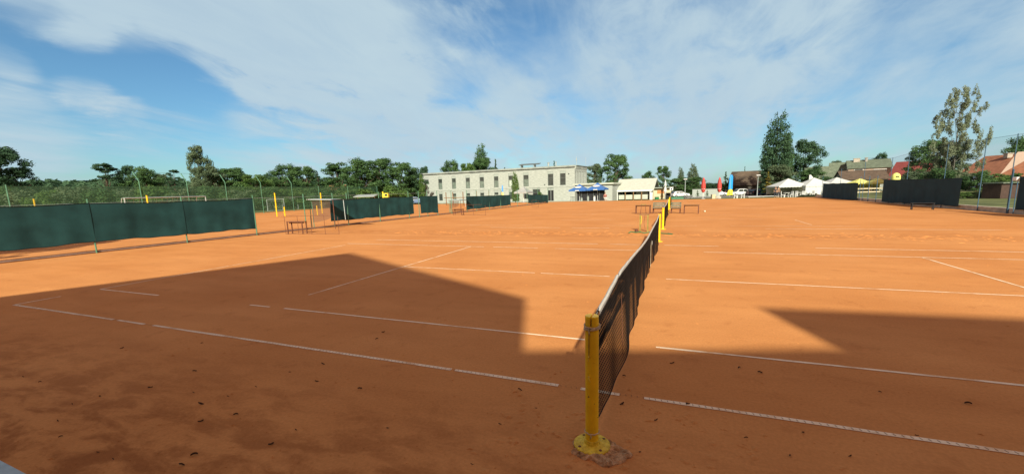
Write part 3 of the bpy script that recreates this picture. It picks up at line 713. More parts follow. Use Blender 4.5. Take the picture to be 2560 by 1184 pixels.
# ---------------------------------------------------------------- vegetation prototypes
def crown(kind, seed, n):
    r = random.Random(seed); b = MB(); blobs = []
    if kind == 'broad':
        for i in range(95):
            a = r.uniform(0, 6.28); z = r.uniform(.10, .95); R_ = .5*math.sin(math.pi*min(.98, (z+.12)/1.12))**.5*r.random()**.45
            lob = 1+.16*math.sin(3*a+seed)+.1*math.sin(5*a+2*seed+z*5)
            blobs.append((R_*.86*lob*math.cos(a), R_*.86*lob*math.sin(a), z+.04*math.sin(4*a+seed), r.uniform(.06, .13), r.uniform(.04, .085)))
    elif kind == 'poplar':
        cols = [(-.13, 0, .97, .2), (.17, -.04, 1.0, .21), (-.28, .03, .84, .17), (.04, .2, .9, .18), (0, -.2, .88, .18), (.33, .05, .72, .12), (-.34, -.02, .6, .14), (.2, -.28, .76, .14), (-.2, .25, .7, .14)]
        for (x0, y0, ht, wd) in cols:
            for i in range(30):
                t = (i+r.random())/30; z = ht*(.06+.92*t); q = wd*(math.sin(math.pi*min(1, t*.55+.25))**.7)*(1 if t < .9 else (1-t)/.1*.6+.4)
                a = r.uniform(0, 6.28); blobs.append((x0*(1.15-.2*t)+q*.55*math.cos(a), y0*(1.15-.2*t)+q*.55*math.sin(a), z-.02, q*.8+.03, r.uniform(.025, .05)))
    elif kind == 'birch':
        for i in range(150):
            a = r.uniform(0, 6.28); z = r.uniform(.08, .97); R_ = .46*math.sin(math.pi*min(.97, (z+.12)/1.16))**.6*r.random()**.6
            if math.sin(3*a+z*9) > .93: continue
            for q in range(3): blobs.append((R_*math.cos(a)+r.gauss(0, .012), R_*math.sin(a)+r.gauss(0, .012), z-.028*q, r.uniform(.02, .055), r.uniform(.02, .04)))
    elif kind == 'conifer':
        for i in range(70):
            z = r.uniform(.12, .98); a = r.uniform(0, 6.28); R_ = .46*(1-z)**.8*r.uniform(.2, 1)
            blobs.append((R_*math.cos(a), R_*math.sin(a), z, .03+.11*(1-z), .022))
    elif kind == 'pine':
        for i in range(34):
            z = .35+.6*r.random()**.8; a = r.uniform(0, 6.28); R_ = .48*(1.05-z)**.45*r.uniform(.3, 1)
            blobs.append((R_*math.cos(a), R_*math.sin(a), z, r.uniform(.07, .15), .03))
    elif kind == 'bush':
        for i in range(40):
            a = r.uniform(0, 6.28); z = r.uniform(.05, .85); R_ = .5*math.sqrt(1-min(.98, z)**2)*math.sqrt(r.random())
            blobs.append((R_*math.cos(a)*.85, R_*math.sin(a)*.85, z, r.uniform(.08, .18), r.uniform(.09, .2)))
    tot = sum(x[3]**1.6 for x in blobs); ls = {'broad': .0165, 'poplar': .024, 'birch': .013, 'conifer': .02, 'pine': .02, 'bush': .026}[kind]
    for (x, y, z, w, h) in blobs:
        k = max(8, int(n*w**1.6/tot))
        for i in range(k):
            d = Vector((r.gauss(0, 1), r.gauss(0, 1), r.gauss(0, 1))).normalized(); q = r.random()**.35*r.uniform(.8, 1.12)
            p = Vector((x+d.x*w*q, y+d.y*w*q, z+d.z*h*q))
            if p.z < .03: continue
            nn = (Vector((d.x/w, d.y/w, d.z/h)).normalized() + Vector((r.gauss(0, .45), r.gauss(0, .45), r.gauss(0, .45)))).normalized()
            u = nn.orthogonal().normalized(); u.rotate(Matrix.Rotation(r.uniform(0, 6.28), 3, nn)); v = nn.cross(u)
            s = ls*r.uniform(.55, 1.3); s2 = s*r.uniform(.5, .9)
            kz = .55 if kind in ('poplar', 'birch', 'conifer', 'pine') else .8
            if kind == 'birch': u = (u+Vector((0, 0, -1.2))).normalized(); v = nn.cross(u)
            pts = [p+u*s, p+v*s2, p-u*s, p-v*s2]
            b.poly([(t.x, t.y, p.z+(t.z-p.z)*kz) for t in pts])
    return b, blobs
def trunkmesh(kind, blobs, seed):
    r = random.Random(seed); b = MB()
    top = .9 if kind in ('conifer', 'poplar', 'birch', 'pine') else .6
    w = {'broad': .035, 'poplar': .05, 'birch': .011, 'conifer': .03, 'pine': .028, 'bush': .03}[kind]
    b.tube([(0, 0, -.02), (.01, 0, top*.3), (-.01, .01, top*.65), (0, 0, top)], [w, w*.75, w*.5, w*.12], 7)
    for (x, y, z, a, c) in blobs[::max(1, len(blobs)//16)]:
        z0 = max(.12, z*.6); b.tube([(0, 0, z0*.9), (x*.5, y*.5, (z0+z)/2), (x, y, z)], [w*.35, w*.2, w*.06], 4)
    return b
proto = {}
KN = {'broad': 'broadleaf_tree', 'poplar': 'poplar_tree', 'birch': 'birch_tree', 'conifer': 'conifer_tree', 'pine': 'pine_tree', 'bush': 'bush'}
def tree(kind, px, top, wpx, D, label, m=None, var=0, cat='tree', grp='trees around the sports ground', base=None, n=None):
    mid = (top+hz(px)+10)/2; p = PD(px, D, mid); zt = ZR(px, top, D); h = max(.5, (zt-p.z)); w = wpx/FOC*D*(1.18 if kind in ('broad', 'conifer', 'pine') else 1.05); h *= 1.03
    m = m or {'broad': m_leaf, 'poplar': m_leaf, 'birch': m_leaf_grey, 'conifer': m_leaf_blue, 'pine': m_leaf_blue, 'bush': m_leaf_lt}[kind]
    key = (kind, var)
    if key not in proto:
        cb, bl = crown(kind, hash_(key), {'broad': 15000, 'poplar': 15000, 'birch': 20000, 'conifer': 8000, 'pine': 7000, 'bush': 8000}[kind])
        c_ = cb.build('crown', m, None, fix=False); t_ = trunkmesh(kind, bl, 5).build('trunk', m_birchbark if kind == 'birch' else m_bark, None)
        proto[key] = (c_.data, t_.data); bpy.data.objects.remove(c_); bpy.data.objects.remove(t_)
    root = empty(KN[kind], p, random.uniform(0, 6.28), label, cat, grp)
    cd, td = proto[key]
    for nm, d_ in (('crown' if kind != 'bush' else 'foliage', cd), ('trunk' if kind != 'bush' else 'stem', td)):
        o = bpy.data.objects.new(nm, d_); col.objects.link(o); o.parent = root
        if d_ is cd:
            o.material_slots[0].link = 'OBJECT'; o.material_slots[0].material = m
    root.scale = (w, w, h); return root
def hash_(k): return sum(ord(c)*(i+1) for i, c in enumerate(k[0])) + 101*k[1]

# far-left
tree('broad', -14, 368, 135, 70, 'dark spreading tree cut by the left edge', m_leaf_blue, 1)
tree('broad', 45, 422, 85, 72, 'smaller dark tree beside the one cut by the left edge', m_leaf_blue, 2)
tree('pine', 268, 408, 66, 85, 'lone layered pine left of the cranked fence poles')
tree('broad', 322, 418, 50, 88, 'slim dark tree just right of the lone pine', m_leaf_blue, 1)
tree('broad', 368, 424, 85, 88, 'rounded dark tree behind the first cranked pole', m_leaf)
tree('pine', 438, 424, 50, 86, 'small ragged pine behind the second cranked pole', var=1)
tree('broad', 500, 368, 60, 80, 'tall loose tree rising above the top wire of the left fence', m_leaf_grey, 3)
tree('broad', 515, 420, 75, 79, 'green tree around the foot of the tall loose one on the left', m_leaf_grey, 2)
tree('broad', 580, 424, 100, 84, 'low rounded tree between third and fourth cranked poles', m_leaf, 1)
tree('broad', 605, 434, 70, 95, 'mid green tree filling the line between fourth and third cranked poles', m_leaf, 2)
tree('broad', 545, 432, 60, 96, 'mid green tree just right of the tall loose left tree', m_leaf, 0)
tree('broad', 400, 438, 60, 96, 'low dull tree between first and second cranked poles', m_leaf_grey, 1)
tree('broad', 678, 438, 50, 98, 'low dark tree left of the last cranked pole', m_leaf_blue, 1)
tree('broad', 640, 440, 85, 82, 'light green tree at the fourth cranked pole', m_leaf_lt, 2)
tree('broad', 715, 418, 95, 90, 'dark tree left of the pair near the last cranked pole', m_leaf)
tree('broad', 765, 420, 75, 90, 'dark tree just right of the last cranked pole', m_leaf, 2)
tree('conifer', 795, 425, 35, 88, 'narrow dark conifer before the gap in the tree line', var=1)
tree('broad', 850, 412, 100, 92, 'big dark tree left in the mass beside the white building', m_leaf, 1)
tree('broad', 905, 404, 105, 88, 'mid green tree second in the mass beside the building', m_leaf)
tree('broad', 950, 400, 90, 90, 'tallest crown in the mass left of the building', m_leaf, 2)
tree('broad', 1000, 410, 100, 90, 'dark crown right of the tallest one in the mass', m_leaf, 1)
tree('broad', 1035, 425, 60, 93, 'dark tree touching the white building corner', m_leaf_blue)
tree('bush', 985, 462, 80, 74, 'light green bush in front of the dark tree mass', m_leaf_lt, 0, 'bush')
for k, (tx, ty_, tw, th) in enumerate(((-26.0, -5.5, 6, 7.5), (-24.2, -.6, 4.2, 5.2))):
    q = tree('broad', 100, 420, 60, 60, 'tree out of frame at left that shades the ground behind the first windscreen, ' + ('taller one' if k == 0 else 'lower one'), m_leaf, k)
    q.location = (tx, ty_, 0); q.scale = (tw, tw, th)
# hedge behind the tall net fence
hp = [(-10, 458, 95, m_leaf), (60, 462, 90, m_leaf_grey), (130, 468, 90, m_leaf_lt), (195, 455, 95, m_leaf_grey), (265, 466, 90, m_leaf), (330, 462, 90, m_leaf_grey), (400, 458, 95, m_leaf_lt), (470, 462, 85, m_leaf_grey),
      (535, 458, 90, m_leaf), (600, 466, 85, m_leaf_grey), (665, 462, 80, m_leaf), (730, 464, 80, m_leaf_lt), (790, 462, 80, m_leaf), (860, 468, 75, m_leaf_lt), (915, 466, 80, m_leaf_lt)]
names = ['leftmost, under the dark trees', 'second from the left edge', 'below the far hills', 'left of the lone pine', 'below the lone pine', 'at the first cranked pole', 'right of the first cranked pole', 'at the second cranked pole', 'below the tall loose tree', 'left of the fourth cranked pole', 'behind the small goals', 'at the last cranked pole', 'left of the small red roof', 'just right of the small red roof', 'behind the long windscreen']
for i, ((px, tp, w, m), nm) in enumerate(zip(hp, names)):
    D = {True: 46, False: 62}[px < 300] + max(0, px-500)*.03
    tree('bush', px, tp+4, w*1.25, D, 'bush in the hedge behind the left net fence, ' + nm, m, i % 2, 'bush', 'hedge bushes behind the tall left fence')
# behind the building
tree('broad', 1062, 420, 36, 118, 'dark treetop over the left end of the building roof', m_leaf_blue, 1)
tree('broad', 1128, 408, 68, 120, 'treetop over the roof, left of the pointed one', m_leaf)
tree('broad', 1170, 412, 50, 116, 'lighter treetop left of the pointed tree over the roof', m_leaf_lt, 2)
tree('poplar', 1203, 358, 44, 125, 'pointed tall tree rising behind the white building', m_leaf, 0)
tree('broad', 1205, 400, 80, 124, 'wide tree round the foot of the pointed one', m_leaf, 1)
tree('conifer', 1240, 400, 30, 118, 'small dark tree right of the pointed one', m_leaf_blue)
tree('conifer', 1262, 417, 24, 118, 'low dark treetop over the middle of the roof', var=1)
tree('conifer', 1386, 404, 22, 120, 'small spiky treetop over the right part of the roof')
# centre
tree('broad', 1485, 413, 55, 118, 'loose grey green tree right of the building', m_leaf_grey, 2)
tree('broad', 1538, 390, 82, 115, 'large round tree behind the pavilion', m_leaf, 1)
tree('broad', 1618, 432, 42, 120, 'small tree over the right end of the pavilion roof', m_leaf, 0)
tree('broad', 1657, 418, 42, 116, 'upright dark tree behind the wooden kiosk', m_leaf, 2)
tree('bush', 1637, 448, 34, 105, 'bright green bush beside the pavilion roof', m_leaf_lt, 1, 'bush')
tree('poplar', 1702, 416, 18, 122, 'slim poplar left of the pair behind the lamp post', m_leaf_grey, 1)
tree('poplar', 1733, 408, 30, 120, 'taller slim poplar right of the lamp post', m_leaf_grey)
tree('broad', 1700, 446, 62, 112, 'dark low tree below the slim poplars', m_leaf, 1)
tree('broad', 1735, 444, 52, 110, 'dark low tree left of the first red parasol', m_leaf, 2)
tree('bush', 1772, 456, 60, 118, 'dark hedge bush between the two red parasols', m_leaf_blue, 0, 'bush', 'dark hedge behind the red parasols')
tree('bush', 1800, 455, 60, 118, 'dark hedge bush behind the second red parasol', m_leaf_blue, 1, 'bush', 'dark hedge behind the red parasols')
tree('conifer', 1814, 430, 26, 112, 'light green conifer between red parasol and blue flag', m_leaf)
tree('conifer', 1861, 417, 12, 150, 'tiny pointed treetop above the dark barn roof', m_leaf_blue)
tree('poplar', 1942, 280, 70, 92, 'huge tall poplar, the highest tree in the photo', m_leaf_blue, 0).rotation_euler.z = -YAW
tree('poplar', 1968, 330, 30, 95, 'lower side stem on the right of the huge poplar', m_leaf, 1)
tree('broad', 1950, 415, 76, 90, 'bushy growth around the foot of the huge poplar', m_leaf_grey, 2)
tree('broad', 2013, 356, 86, 96, 'loose dark round tree right of the huge poplar', m_leaf_blue, 1)
tree('broad', 2030, 425, 80, 88, 'lower green tree behind the white tents', m_leaf, 0)
tree('conifer', 1920, 430, 24, 80, 'small yellow leaved tree before the dark barn', m_leaf_yel)
# right
tree('broad', 2198, 388, 46, 130, 'dark round treetop behind the slate roof', m_leaf_blue)
tree('broad', 2095, 405, 50, 105, 'grey green tree left of the slate roof house', m_leaf_grey, 1)
tree('broad', 2320, 356, 95, 60, 'round dark tree left of the birch foot', m_leaf, 1)
tree('broad', 2375, 362, 90, 52, 'green tree below the tall birch', m_leaf_grey, 2)
tree('birch', 2395, 224, 118, 50, 'tall airy weeping birch above the right roofs', m_leaf_birch, 0)
tree('broad', 2545, 352, 80, 75, 'dark treetop behind the orange roof at the right edge', m_leaf)
tree('bush', 2285, 425, 80, 44, 'dull green bush above the widest navy windscreen', m_leaf_grey, 0, 'bush', 'bushes behind the right fence')
tree('bush', 2350, 415, 90, 42, 'green bush at the foot of the birch', m_leaf, 1, 'bush', 'bushes behind the right fence')
tree('bush', 2445, 425, 70, 42, 'dark bush in front of the orange roof, left one', m_leaf, 0, 'bush', 'bushes behind the right fence')
tree('bush', 2510, 430, 90, 42, 'low wide bush in front of the orange roof, right one', m_leaf_lt, 1, 'bush', 'bushes behind the right fence')
tree('bush', 2180, 462, 60, 72, 'dark shrub under the yellow tents', m_leaf, 1, 'bush', 'bushes behind the right fence')
# saplings in front of the building
tree('broad', 1054, 440, 15, 78, 'thin young tree at the left corner of the building', m_leaf_lt, 0, grp='young trees before the building')
tree('poplar', 1288, 428, 20, 70, 'young upright tree in front of the building middle', m_leaf_lt, 0, grp='young trees before the building')
tree('bush', 1350, 478, 18, 68, 'small round shrub over the farthest windscreen', m_leaf_lt, 0, 'bush')

# hills and far wood
hm = MB(); pts = []
for i in range(81):
    t = i/80; px = -400+t*2200; D = 900
    d = ray(px, 470); p = CAM + d*D; row = 452 - 0.0*(px) + 3*math.sin(i*.5)+2*math.sin(i*1.3)
    row = min(row, hz(px)-14) if px < 1100 else hz(px)-4
    pts.append((p.x, p.y, ZR(px, row, D)))
for i, (x, y, z) in enumerate(pts):
    hm.v += [(x*.82, y*.82, -5), (x, y, z-12), (x*1.25, y*1.25, z-18)]
for i in range(80):
    for k in range(2): hm.f.append((3*i+k, 3*i+3+k, 3*i+4+k, 3*i+1+k))
tag(hm.build('hills', m_grass, fix=False), kind='structure')
r = random.Random(5); wm = MB()
for i in range(520):
    px = r.uniform(-300, 900); D = r.uniform(300, 330) if i % 2 else r.uniform(230, 300)
    row = 452 + 3*math.sin(px*.013)+2*math.sin(px*.04) + (10 if D < 300 else 0)
    p = CAM + D*ray(px, 470); zt = ZR(px, row, D)+r.uniform(-1.5, 1.8); w = r.uniform(3.5, 6)
    for k in range(26):
        d = Vector((r.gauss(0, 1), r.gauss(0, 1), abs(r.gauss(0, .8)))).normalized(); q = Vector((p.x, p.y, zt-w*1.1)) + Vector((d.x*w, d.y*w, d.z*w*1.1))
        nn = (d+Vector((r.gauss(0, .4), r.gauss(0, .4), r.gauss(0, .4)))).normalized(); u = nn.orthogonal().normalized(); v = nn.cross(u); s = r.uniform(.8, 1.9)
        wm.poly([q+u*s, q+v*s, q-u*s, q-v*s])
    wm.lathe([(w*.9, 0), (w*.6, zt-w-0)], 5, (p.x, p.y, 0)) if zt-w > 0 else None
tag(wm.build('woodland', m_leaf_blue, fix=False), 'far dark wooded ridge behind the left court', 'woodland', kind='stuff')

# ---------------------------------------------------------------- white building
def wall_open(b, u0, u1, z0, z1, opens, depth=.25, y=0, off=0):
    us = sorted({u0, u1, *[o[0] for o in opens], *[o[1] for o in opens]}); zs = sorted({z0, z1, *[o[2] for o in opens], *[o[3] for o in opens]})
    for i in range(len(us)-1):
        for j in range(len(zs)-1):
            cu, cz = (us[i]+us[i+1])/2, (zs[j]+zs[j+1])/2
            if any(o[0] < cu < o[1] and o[2] < cz < o[3] for o in opens): continue
            b.poly([(us[i], y, zs[j]), (us[i+1], y, zs[j]), (us[i+1], y, zs[j+1]), (us[i], y, zs[j+1])])
    for (a, c, e, f) in opens:
        b.poly([(a, y, e), (a, y+depth, e), (a, y+depth, f), (a, y, f)]); b.poly([(c, y, e), (c, y, f), (c, y+depth, f), (c, y+depth, e)])
        b.poly([(a, y, f), (a, y+depth, f), (c, y+depth, f), (c, y, f)]); b.poly([(a, y, e), (c, y, e), (c, y+depth, e), (a, y+depth, e)])
def window(parent, a, c, e, f, pane, y=.12, blind=.18, name='window', rot=0):
    """frame, pane and blind box in the local facade plane"""
    wf = MB(); t = .09; w = c-a; h = f-e
    wf.box((a+t/2, y, (e+f)/2), (t, .08, h)); wf.box((c-t/2, y, (e+f)/2), (t, .08, h)); wf.box(((a+c)/2, y, e+t/2), (w-2*t, .08, t)); wf.box(((a+c)/2, y, f-t/2), (w-2*t, .08, t))
    if h > 1.8: wf.box(((a+c)/2, y-.002, lerp(e, f, .52)), (w-2*t, .07, .07))
    win = wf.build(name, m_frame, parent)
    if h > 1.8:
        MB().box(((a+c)/2, y+.03, lerp(e, f, .27)), (w-2*t, .02, h*.5-.06)).build('pane', pane, win)
        MB().box(((a+c)/2, y+.03, lerp(e, f, .68)), (w-2*t, .02, h*.32-.06)).build('pane', m_glass, win)
    else: MB().box(((a+c)/2, y+.03, (e+f)/2-blind*h/2), (w-2*t, .02, h*(1-blind)-.08)).build('pane', pane, win)
    if blind: MB().box(((a+c)/2, y-.05, f-h*blind/2-.02), (w-.06, .1, h*blind)).build('blind_box', m_blind, win)
    return win
A = PD(1050, 100); B = PD(1437, 83); A.z = B.z = -1.2
fd = (B-A); FWd = fd.xy.length; frz = math.atan2(fd.y, fd.x)
bld = empty('white_building', A, frz, 'long white two storey flat roofed building with narrow tall windows', 'building')
def FL(px, py):
    q = on_line(px, py, (A.x, A.y), (B.x, B.y)); return (q.xy-A.xy).length*(1 if (q.xy-A.xy).dot(fd.xy) > 0 else -1), q.z-A.z
ztl = FL(1050, 440)[1]; ztr = FL(1437, 422)[1]; zt = (ztl+ztr)/2; print('bldg', FWd, ztl, ztr, FL(1240, 432)[1])
zr = zt + .95
opens = []; upper = [1067, 1100.5, 1134.5, 1169.5, 1204.5, 1240.5, 1277, 1315, 1376.5, 1407]
um = zt*.5+.15
for px in upper:
    u = FL(px, 455)[0]; w = 1.12 if px < 1300 else 1.22; opens.append((u-w/2, u+w/2, zt-3.2, zt-.32))
kinds = [m_glass_light, m_glass_mid, m_glass_mid, m_glass_mid, m_glass_mid, m_glass_mid, m_glass_light, m_glass_mid, m_glass, m_glass]
lowc = [1102, 1136, 1170.5, 1205.5, 1241, 1278]
lo = []
for px in lowc: u = FL(px, 490)[0]; lo.append((u-.52, u+.52, 1.25, zt-3.75))
u = FL(1315.5, 490)[0]; lo.append((u-.55, u+.55, 1.25, zt-3.75))
u0_, u1_ = FL(1331.5, 480)[0], FL(1350.5, 480)[0]; lo.append((u0_, u1_, 1.5, zt-3.6))
u = FL(1377, 490)[0]; door_rect = (u-.62, u+.62, .62, zt-3.6)
BD = 8.6
b = MB(); wall_open(b, 0, FWd, 0, zt, opens+lo+[door_rect])
nside = 7; so = []
# other walls
b.poly([(0, 0, 0), (0, BD, 0), (0, BD, zt), (0, 0, zt)]); b.poly([(0, BD, 0), (FWd, BD, 0), (FWd, BD, zt), (0, BD, zt)])
b.poly([(0, 0, zt), (FWd, 0, zt), (FWd, BD, zt), (0, BD, zt)])
# right end wall with openings (build in y)
sd = MB(); wall_open(sd, 0, BD, 0, zt, [(.6+i*1.13, 1.15+i*1.13, zt-3.2, zt-.5) for i in range(7)], depth=.2)
for v in sd.v: b.v.append((FWd-v[1], v[0], v[2]))
n0 = len(b.v)-len(sd.v)
for f in sd.f: b.f.append(tuple(n0+i for i in f))
b.build('wall', m_stone, bld, fix=False)
b = MB(); b.box((FWd/2+.3, BD/2+.45, zt+.32), (FWd-.5, BD-.6, .64)); b.build('parapet', m_parapet, bld)
b = MB(); b.box((FWd/2+.3, .14+.0, zt+.66), (FWd-.5, .3, .06)); b.box((FWd+.05, BD/2+.5, zt+.66), (.3, BD-.9, .06)); b.build('coping', m_galv, bld)
MB().box((FWd*.5, -.03, zt-3.5), (FWd, .06, .12)).build('string_course', m_stone, bld)
MB().box((FWd*.5, -.04, .45), (FWd, .08, .7)).build('plinth', m_parapet, bld)
for (a, c, e, f), k in zip(opens, kinds): window(bld, a, c, e, f, k)
for i, (a, c, e, f) in enumerate(lo): window(bld, a, c, e, f, [m_glass, m_glass_mid, m_glass_mid, m_glass_mid, m_glass_light, m_glass, m_dark, m_dark][i], blind=.25 if i < 7 else .12)
a, c, e, f = door_rect
dr = MB().box(((a+c)/2, .15, (e+f)/2), (c-a-.02, .06, f-e-.02)).build('door', m_dark, bld)
MB().box(((a+c)/2, .1, f-.3), (c-a-.1, .06, .5)).build('blind_box', m_blind, dr); MB().box(((a+c)/2, .1, (e+f)/2), (.07, .06, f-e-.1)).build('mullion', m_galv, dr)
for i in range(7):
    y0 = .6+i*1.13; wf = MB().box((FWd-.14, y0+.275, zt-1.85), (.06, .53, 2.66)); w_ = wf.build('window', m_frame, bld)
    MB().box((FWd-.10, y0+.275, zt-1.85), (.02, .4, 2.4)).build('pane', m_glass, w_)
# roof plant: panels, vents, mast
u = FL(1310, 420)[0]; MB().box((u, 3, zt+1.5), (4.6, 1.6, .12), m=Matrix.Rotation(.18, 3, 'X')).build('solar_panel', m_frame, bld)
for px in (1290, 1323): MB().box((FL(px, 420)[0], 3, zt+1.15), (.1, 1.2, .55)).build('panel_stand', m_galv, bld)
u = FL(1358, 420)[0]; MB().lathe([(.2, .9), (.2, 1.5), (.3, 1.52), (.3, 1.6), (.05, 1.7)], 10, (u, 3, zt)).build('roof_vent', m_galv, bld)
u = FL(1373, 420)[0]; MB().lathe([(.12, .9), (.12, 1.7), (.2, 1.72), (.05, 1.85)], 10, (u, 4, zt)).build('roof_vent', m_galv, bld)
u = FL(1426, 410)[0]; MB().tube([(u, 4, zt+.9), (u, 4, zt+2.6)], .025, 6).build('mast', m_galv, bld); MB().box((u, 4, zt+2.0), (.16, .08, .5)).build('antenna', m_galv, bld)
MB().tube([(u+1.4, 6, zt+.9), (u+1.4, 6, zt+2.4)], .03, 6).build('mast', m_galv, bld)
# little wall lamp and vents on the facade
for px, py in ((1422, 434), (1362, 461)): uu, zz = FL(px, py); MB().box((uu, -.08, zz), (.22, .12, .16)).build('wall_lamp', m_frame, bld)
# left recessed wing of the building
Lw = PD(1030, 108); 
MB().box((-1.0, 4.6, (zt-.8)/2), (2.0, 7.6, zt-.8)).build('side_wing', m_stone, bld)

# annex right of it
A2 = PD(1437, 83.5, 480); B2 = PD(1531, 80, 480); A2.z = B2.z = -1.2
f2 = B2-A2; W2 = f2.xy.length; rz2 = math.atan2(f2.y, f2.x)
def F2(px, py): q = on_line(px, py, A2.xy, B2.xy); return (q.xy-A2.xy).dot(f2.xy.normalized()), q.z-A2.z
an = empty('annex', A2 + Vector((0, 0, 0)), rz2, 'low white flat roofed annex behind the blue parasols', 'building')
z2 = F2(1500, 461)[1]; op = [(F2(1447, 490)[0]-1.2, F2(1512, 490)[0], .65, z2-1.0)]
b = MB(); wall_open(b, 0.05, W2, 0, z2, op, depth=1.2); b.poly([(W2, 0, 0), (W2, 9, 0), (W2, 9, z2), (W2, 0, z2)]); b.poly([(0, 9, 0), (W2, 9, 0), (W2, 9, z2), (0, 9, z2)])
b.build('wall', m_stone, an, fix=False)
MB().box((W2/2, 4.4, z2+.15), (W2+.6, 9.6, .3)).build('roof', m_roofwhite, an)
a, c, e, f = op[0]; MB().box(((a+c)/2, 1.25, (e+f)/2), (c-a, .05, f-e)).build('glass_front', m_dark, an)
for k in range(6): MB().box((lerp(a+.1, c-.1, k/5), 1.18, (e+f)/2), (.07, .06, f-e)).build('mullion', m_frame, an)
MB().box(((a+c)/2, -.3, .35), (c-a+2, 2.4, .62)).build('terrace_step', m_kerb, an)

# parasols
def parasol(px, pyb, D, h, w, label, cloth, tri=True, closed=False, drop=None, pole_m=m_white, oval=False):
    p = PD(px, D, (pyb+hz(px))/2); root = empty('parasol', p, random.uniform(0, .5) if closed else frz, label, 'parasol', 'closed red parasols' if closed else 'open blue parasols')
    MB().tube([(0, 0, 0), (0, 0, h*.98)], .035, 8).build('pole', pole_m, root)
    MB().lathe([(.28, 0), (.28, .08), (.06, .12)], 14).build('base', m_greybox, root)
    if closed:
        b = MB(); n = 16; prof = [(.08, h*.30), (.20, h*.36), (.25, h*.5), (.24, h*.66), (.19, h*.82), (.10, h*.94), (.02, h)]
        for r_, z in prof:
            for k in range(n): a = 6.2832*k/n; q = r_*(1+.18*math.cos(4*a+z)); b.v.append((q*math.cos(a), q*math.sin(a), z))
        for i in range(len(prof)-1):
            for k in range(n): b.f.append((i*n+k, i*n+(k+1) % n, (i+1)*n+(k+1) % n, (i+1)*n+k))
        b.build('folded_canopy', cloth, root, smooth=True)
        MB().lathe([(.24, h*.45), (.255, h*.46), (.24, h*.47)], 16).build('tie_band', m_whitefab, root)
    else:
        n = 4; hh = w/2; ez = h*.66; b = MB(); N_ = 8
        # four sided pyramid canopy with slight sag and a hanging valance
        ring = [(-hh, -hh), (hh, -hh), (hh, hh), (-hh, hh)]
        for s in range(4):
            a, c = ring[s], ring[(s+1) % 4]
            for i in range(N_):
                for j in range(4):
                    def pt(i, j):
                        t = i/N_; q = j/4; x = lerp(a[0], c[0], t)*(1-q); y = lerp(a[1], c[1], t)*(1-q); zz = lerp(ez, h, q) - .18*math.sin(math.pi*q)*.5 ; return (x, y, zz)
                    b.poly([pt(i, j), pt(i+1, j), pt(i+1, j+1), pt(i, j+1)])
            b.poly([(a[0], a[1], ez), (c[0], c[1], ez), (c[0], c[1], ez-.22), (a[0], a[1], ez-.22)])
        b.build('canopy', cloth, root, fix=False)
        if oval:
            o = MB(); q0 = .42; cz = lerp(ez, h, q0); sl = math.atan2(h-ez, hh)
            pts = []
            for k in range(20):
                t = 6.2832*k/20; u_ = .62*math.cos(t); v_ = .26*math.sin(t); pts.append((u_, -hh*(1-q0)+v_*math.cos(sl)-.06, cz+v_*math.sin(sl)+.03))
            o.prism(pts, (0, -.012, .012)); o.build('printed_oval', m_whitefab, root)
            MB().box((0, -hh-.012, ez-.11), (.7, .012, .16)).build('valance_print', m_whitefab, root)
        for s in ring: MB().tube([(0, 0, h*.95), (s[0]*.97, s[1]*.97, ez+.02)], .018, 5).build('rib', m_galv, root)
    return root
parasol(1449, 503, 72, 2.95, 3.0, 'open blue parasol with white oval print, left one', m_bluecloth, oval=True)
parasol(1494, 502, 70, 3.05, 3.0, 'open blue parasol with white oval print, right one', m_bluecloth, oval=True)
parasol(1758, 498, 57.5, 2.95, 1, 'closed red parasol on a white pole, left of two', m_redcloth, closed=True)
parasol(1798, 497, 57.5, 2.95, 1, 'closed red parasol on a white pole, right of two', m_redcloth, closed=True)
q = parasol(1309, 503, 66, 2.5, 2.3, 'open grey parasol between the two farthest green windscreens', m_greybox); del q['group']
p = PD(1256, 66, 480); h = ZR(1256, 462, 66)-p.z; root = empty('feather_flag', p, -YAW, 'pale blue and yellow slim flag above the wide green windscreen', 'flag')
MB().tube([(0, 0, 0), (0, 0, h)], .025, 6).build('pole', m_galv, root)
b = MB(); b.prism([(-.14, 0, h*.62), (.16, 0, h*.62), (.12, 0, h*.95), (-.04, 0, h)], (0, .03, 0)); b.build('blue_cloth', m_skycloth, root)
b = MB(); b.prism([(-.16, 0, h*.2), (.2, 0, h*.2), (.15, 0, h*.6), (-.12, 0, h*.6)], (0, .03, 0)); b.build('pale_cloth', m_palyel, root)
A = PD(1112, 64, 495); B = PD(1162, 61, 495); root = empty('post_frame', A, math.atan2((B-A).y, (B-A).x), 'dark open timber frame with crossbar before the left end of the white building', 'frame'); w = (B-A).length; h = ZR(1137, 480, 62)-A.z
for t in (.07, .42, .92): MB().box((t*w, 0, h/2), (.09, .09, h)).build('post', m_wood, root)
MB().box((w/2, -.06, h*.58), (w*1.05, .05, .09)).build('crossbar', m_wood, root)
for px, nm in ((1192, 'left'), (1222, 'middle'), (1254, 'right')):
    p = PD(px, 64, 490); h = ZR(px, 478, 64)-p.z; root = empty('thin_pole', p, 0, 'thin dark pole rising behind the wide green windscreen, %s of three' % nm, 'pole', 'thin poles behind the wide windscreen')
    MB().tube([(0, 0, 0), (0, 0, h)], .035, 6).build('pole', m_wood, root); MB().lathe([(.05, 0), (.05, .06)], 8, (0, 0, h)).build('cap', m_frame, root)
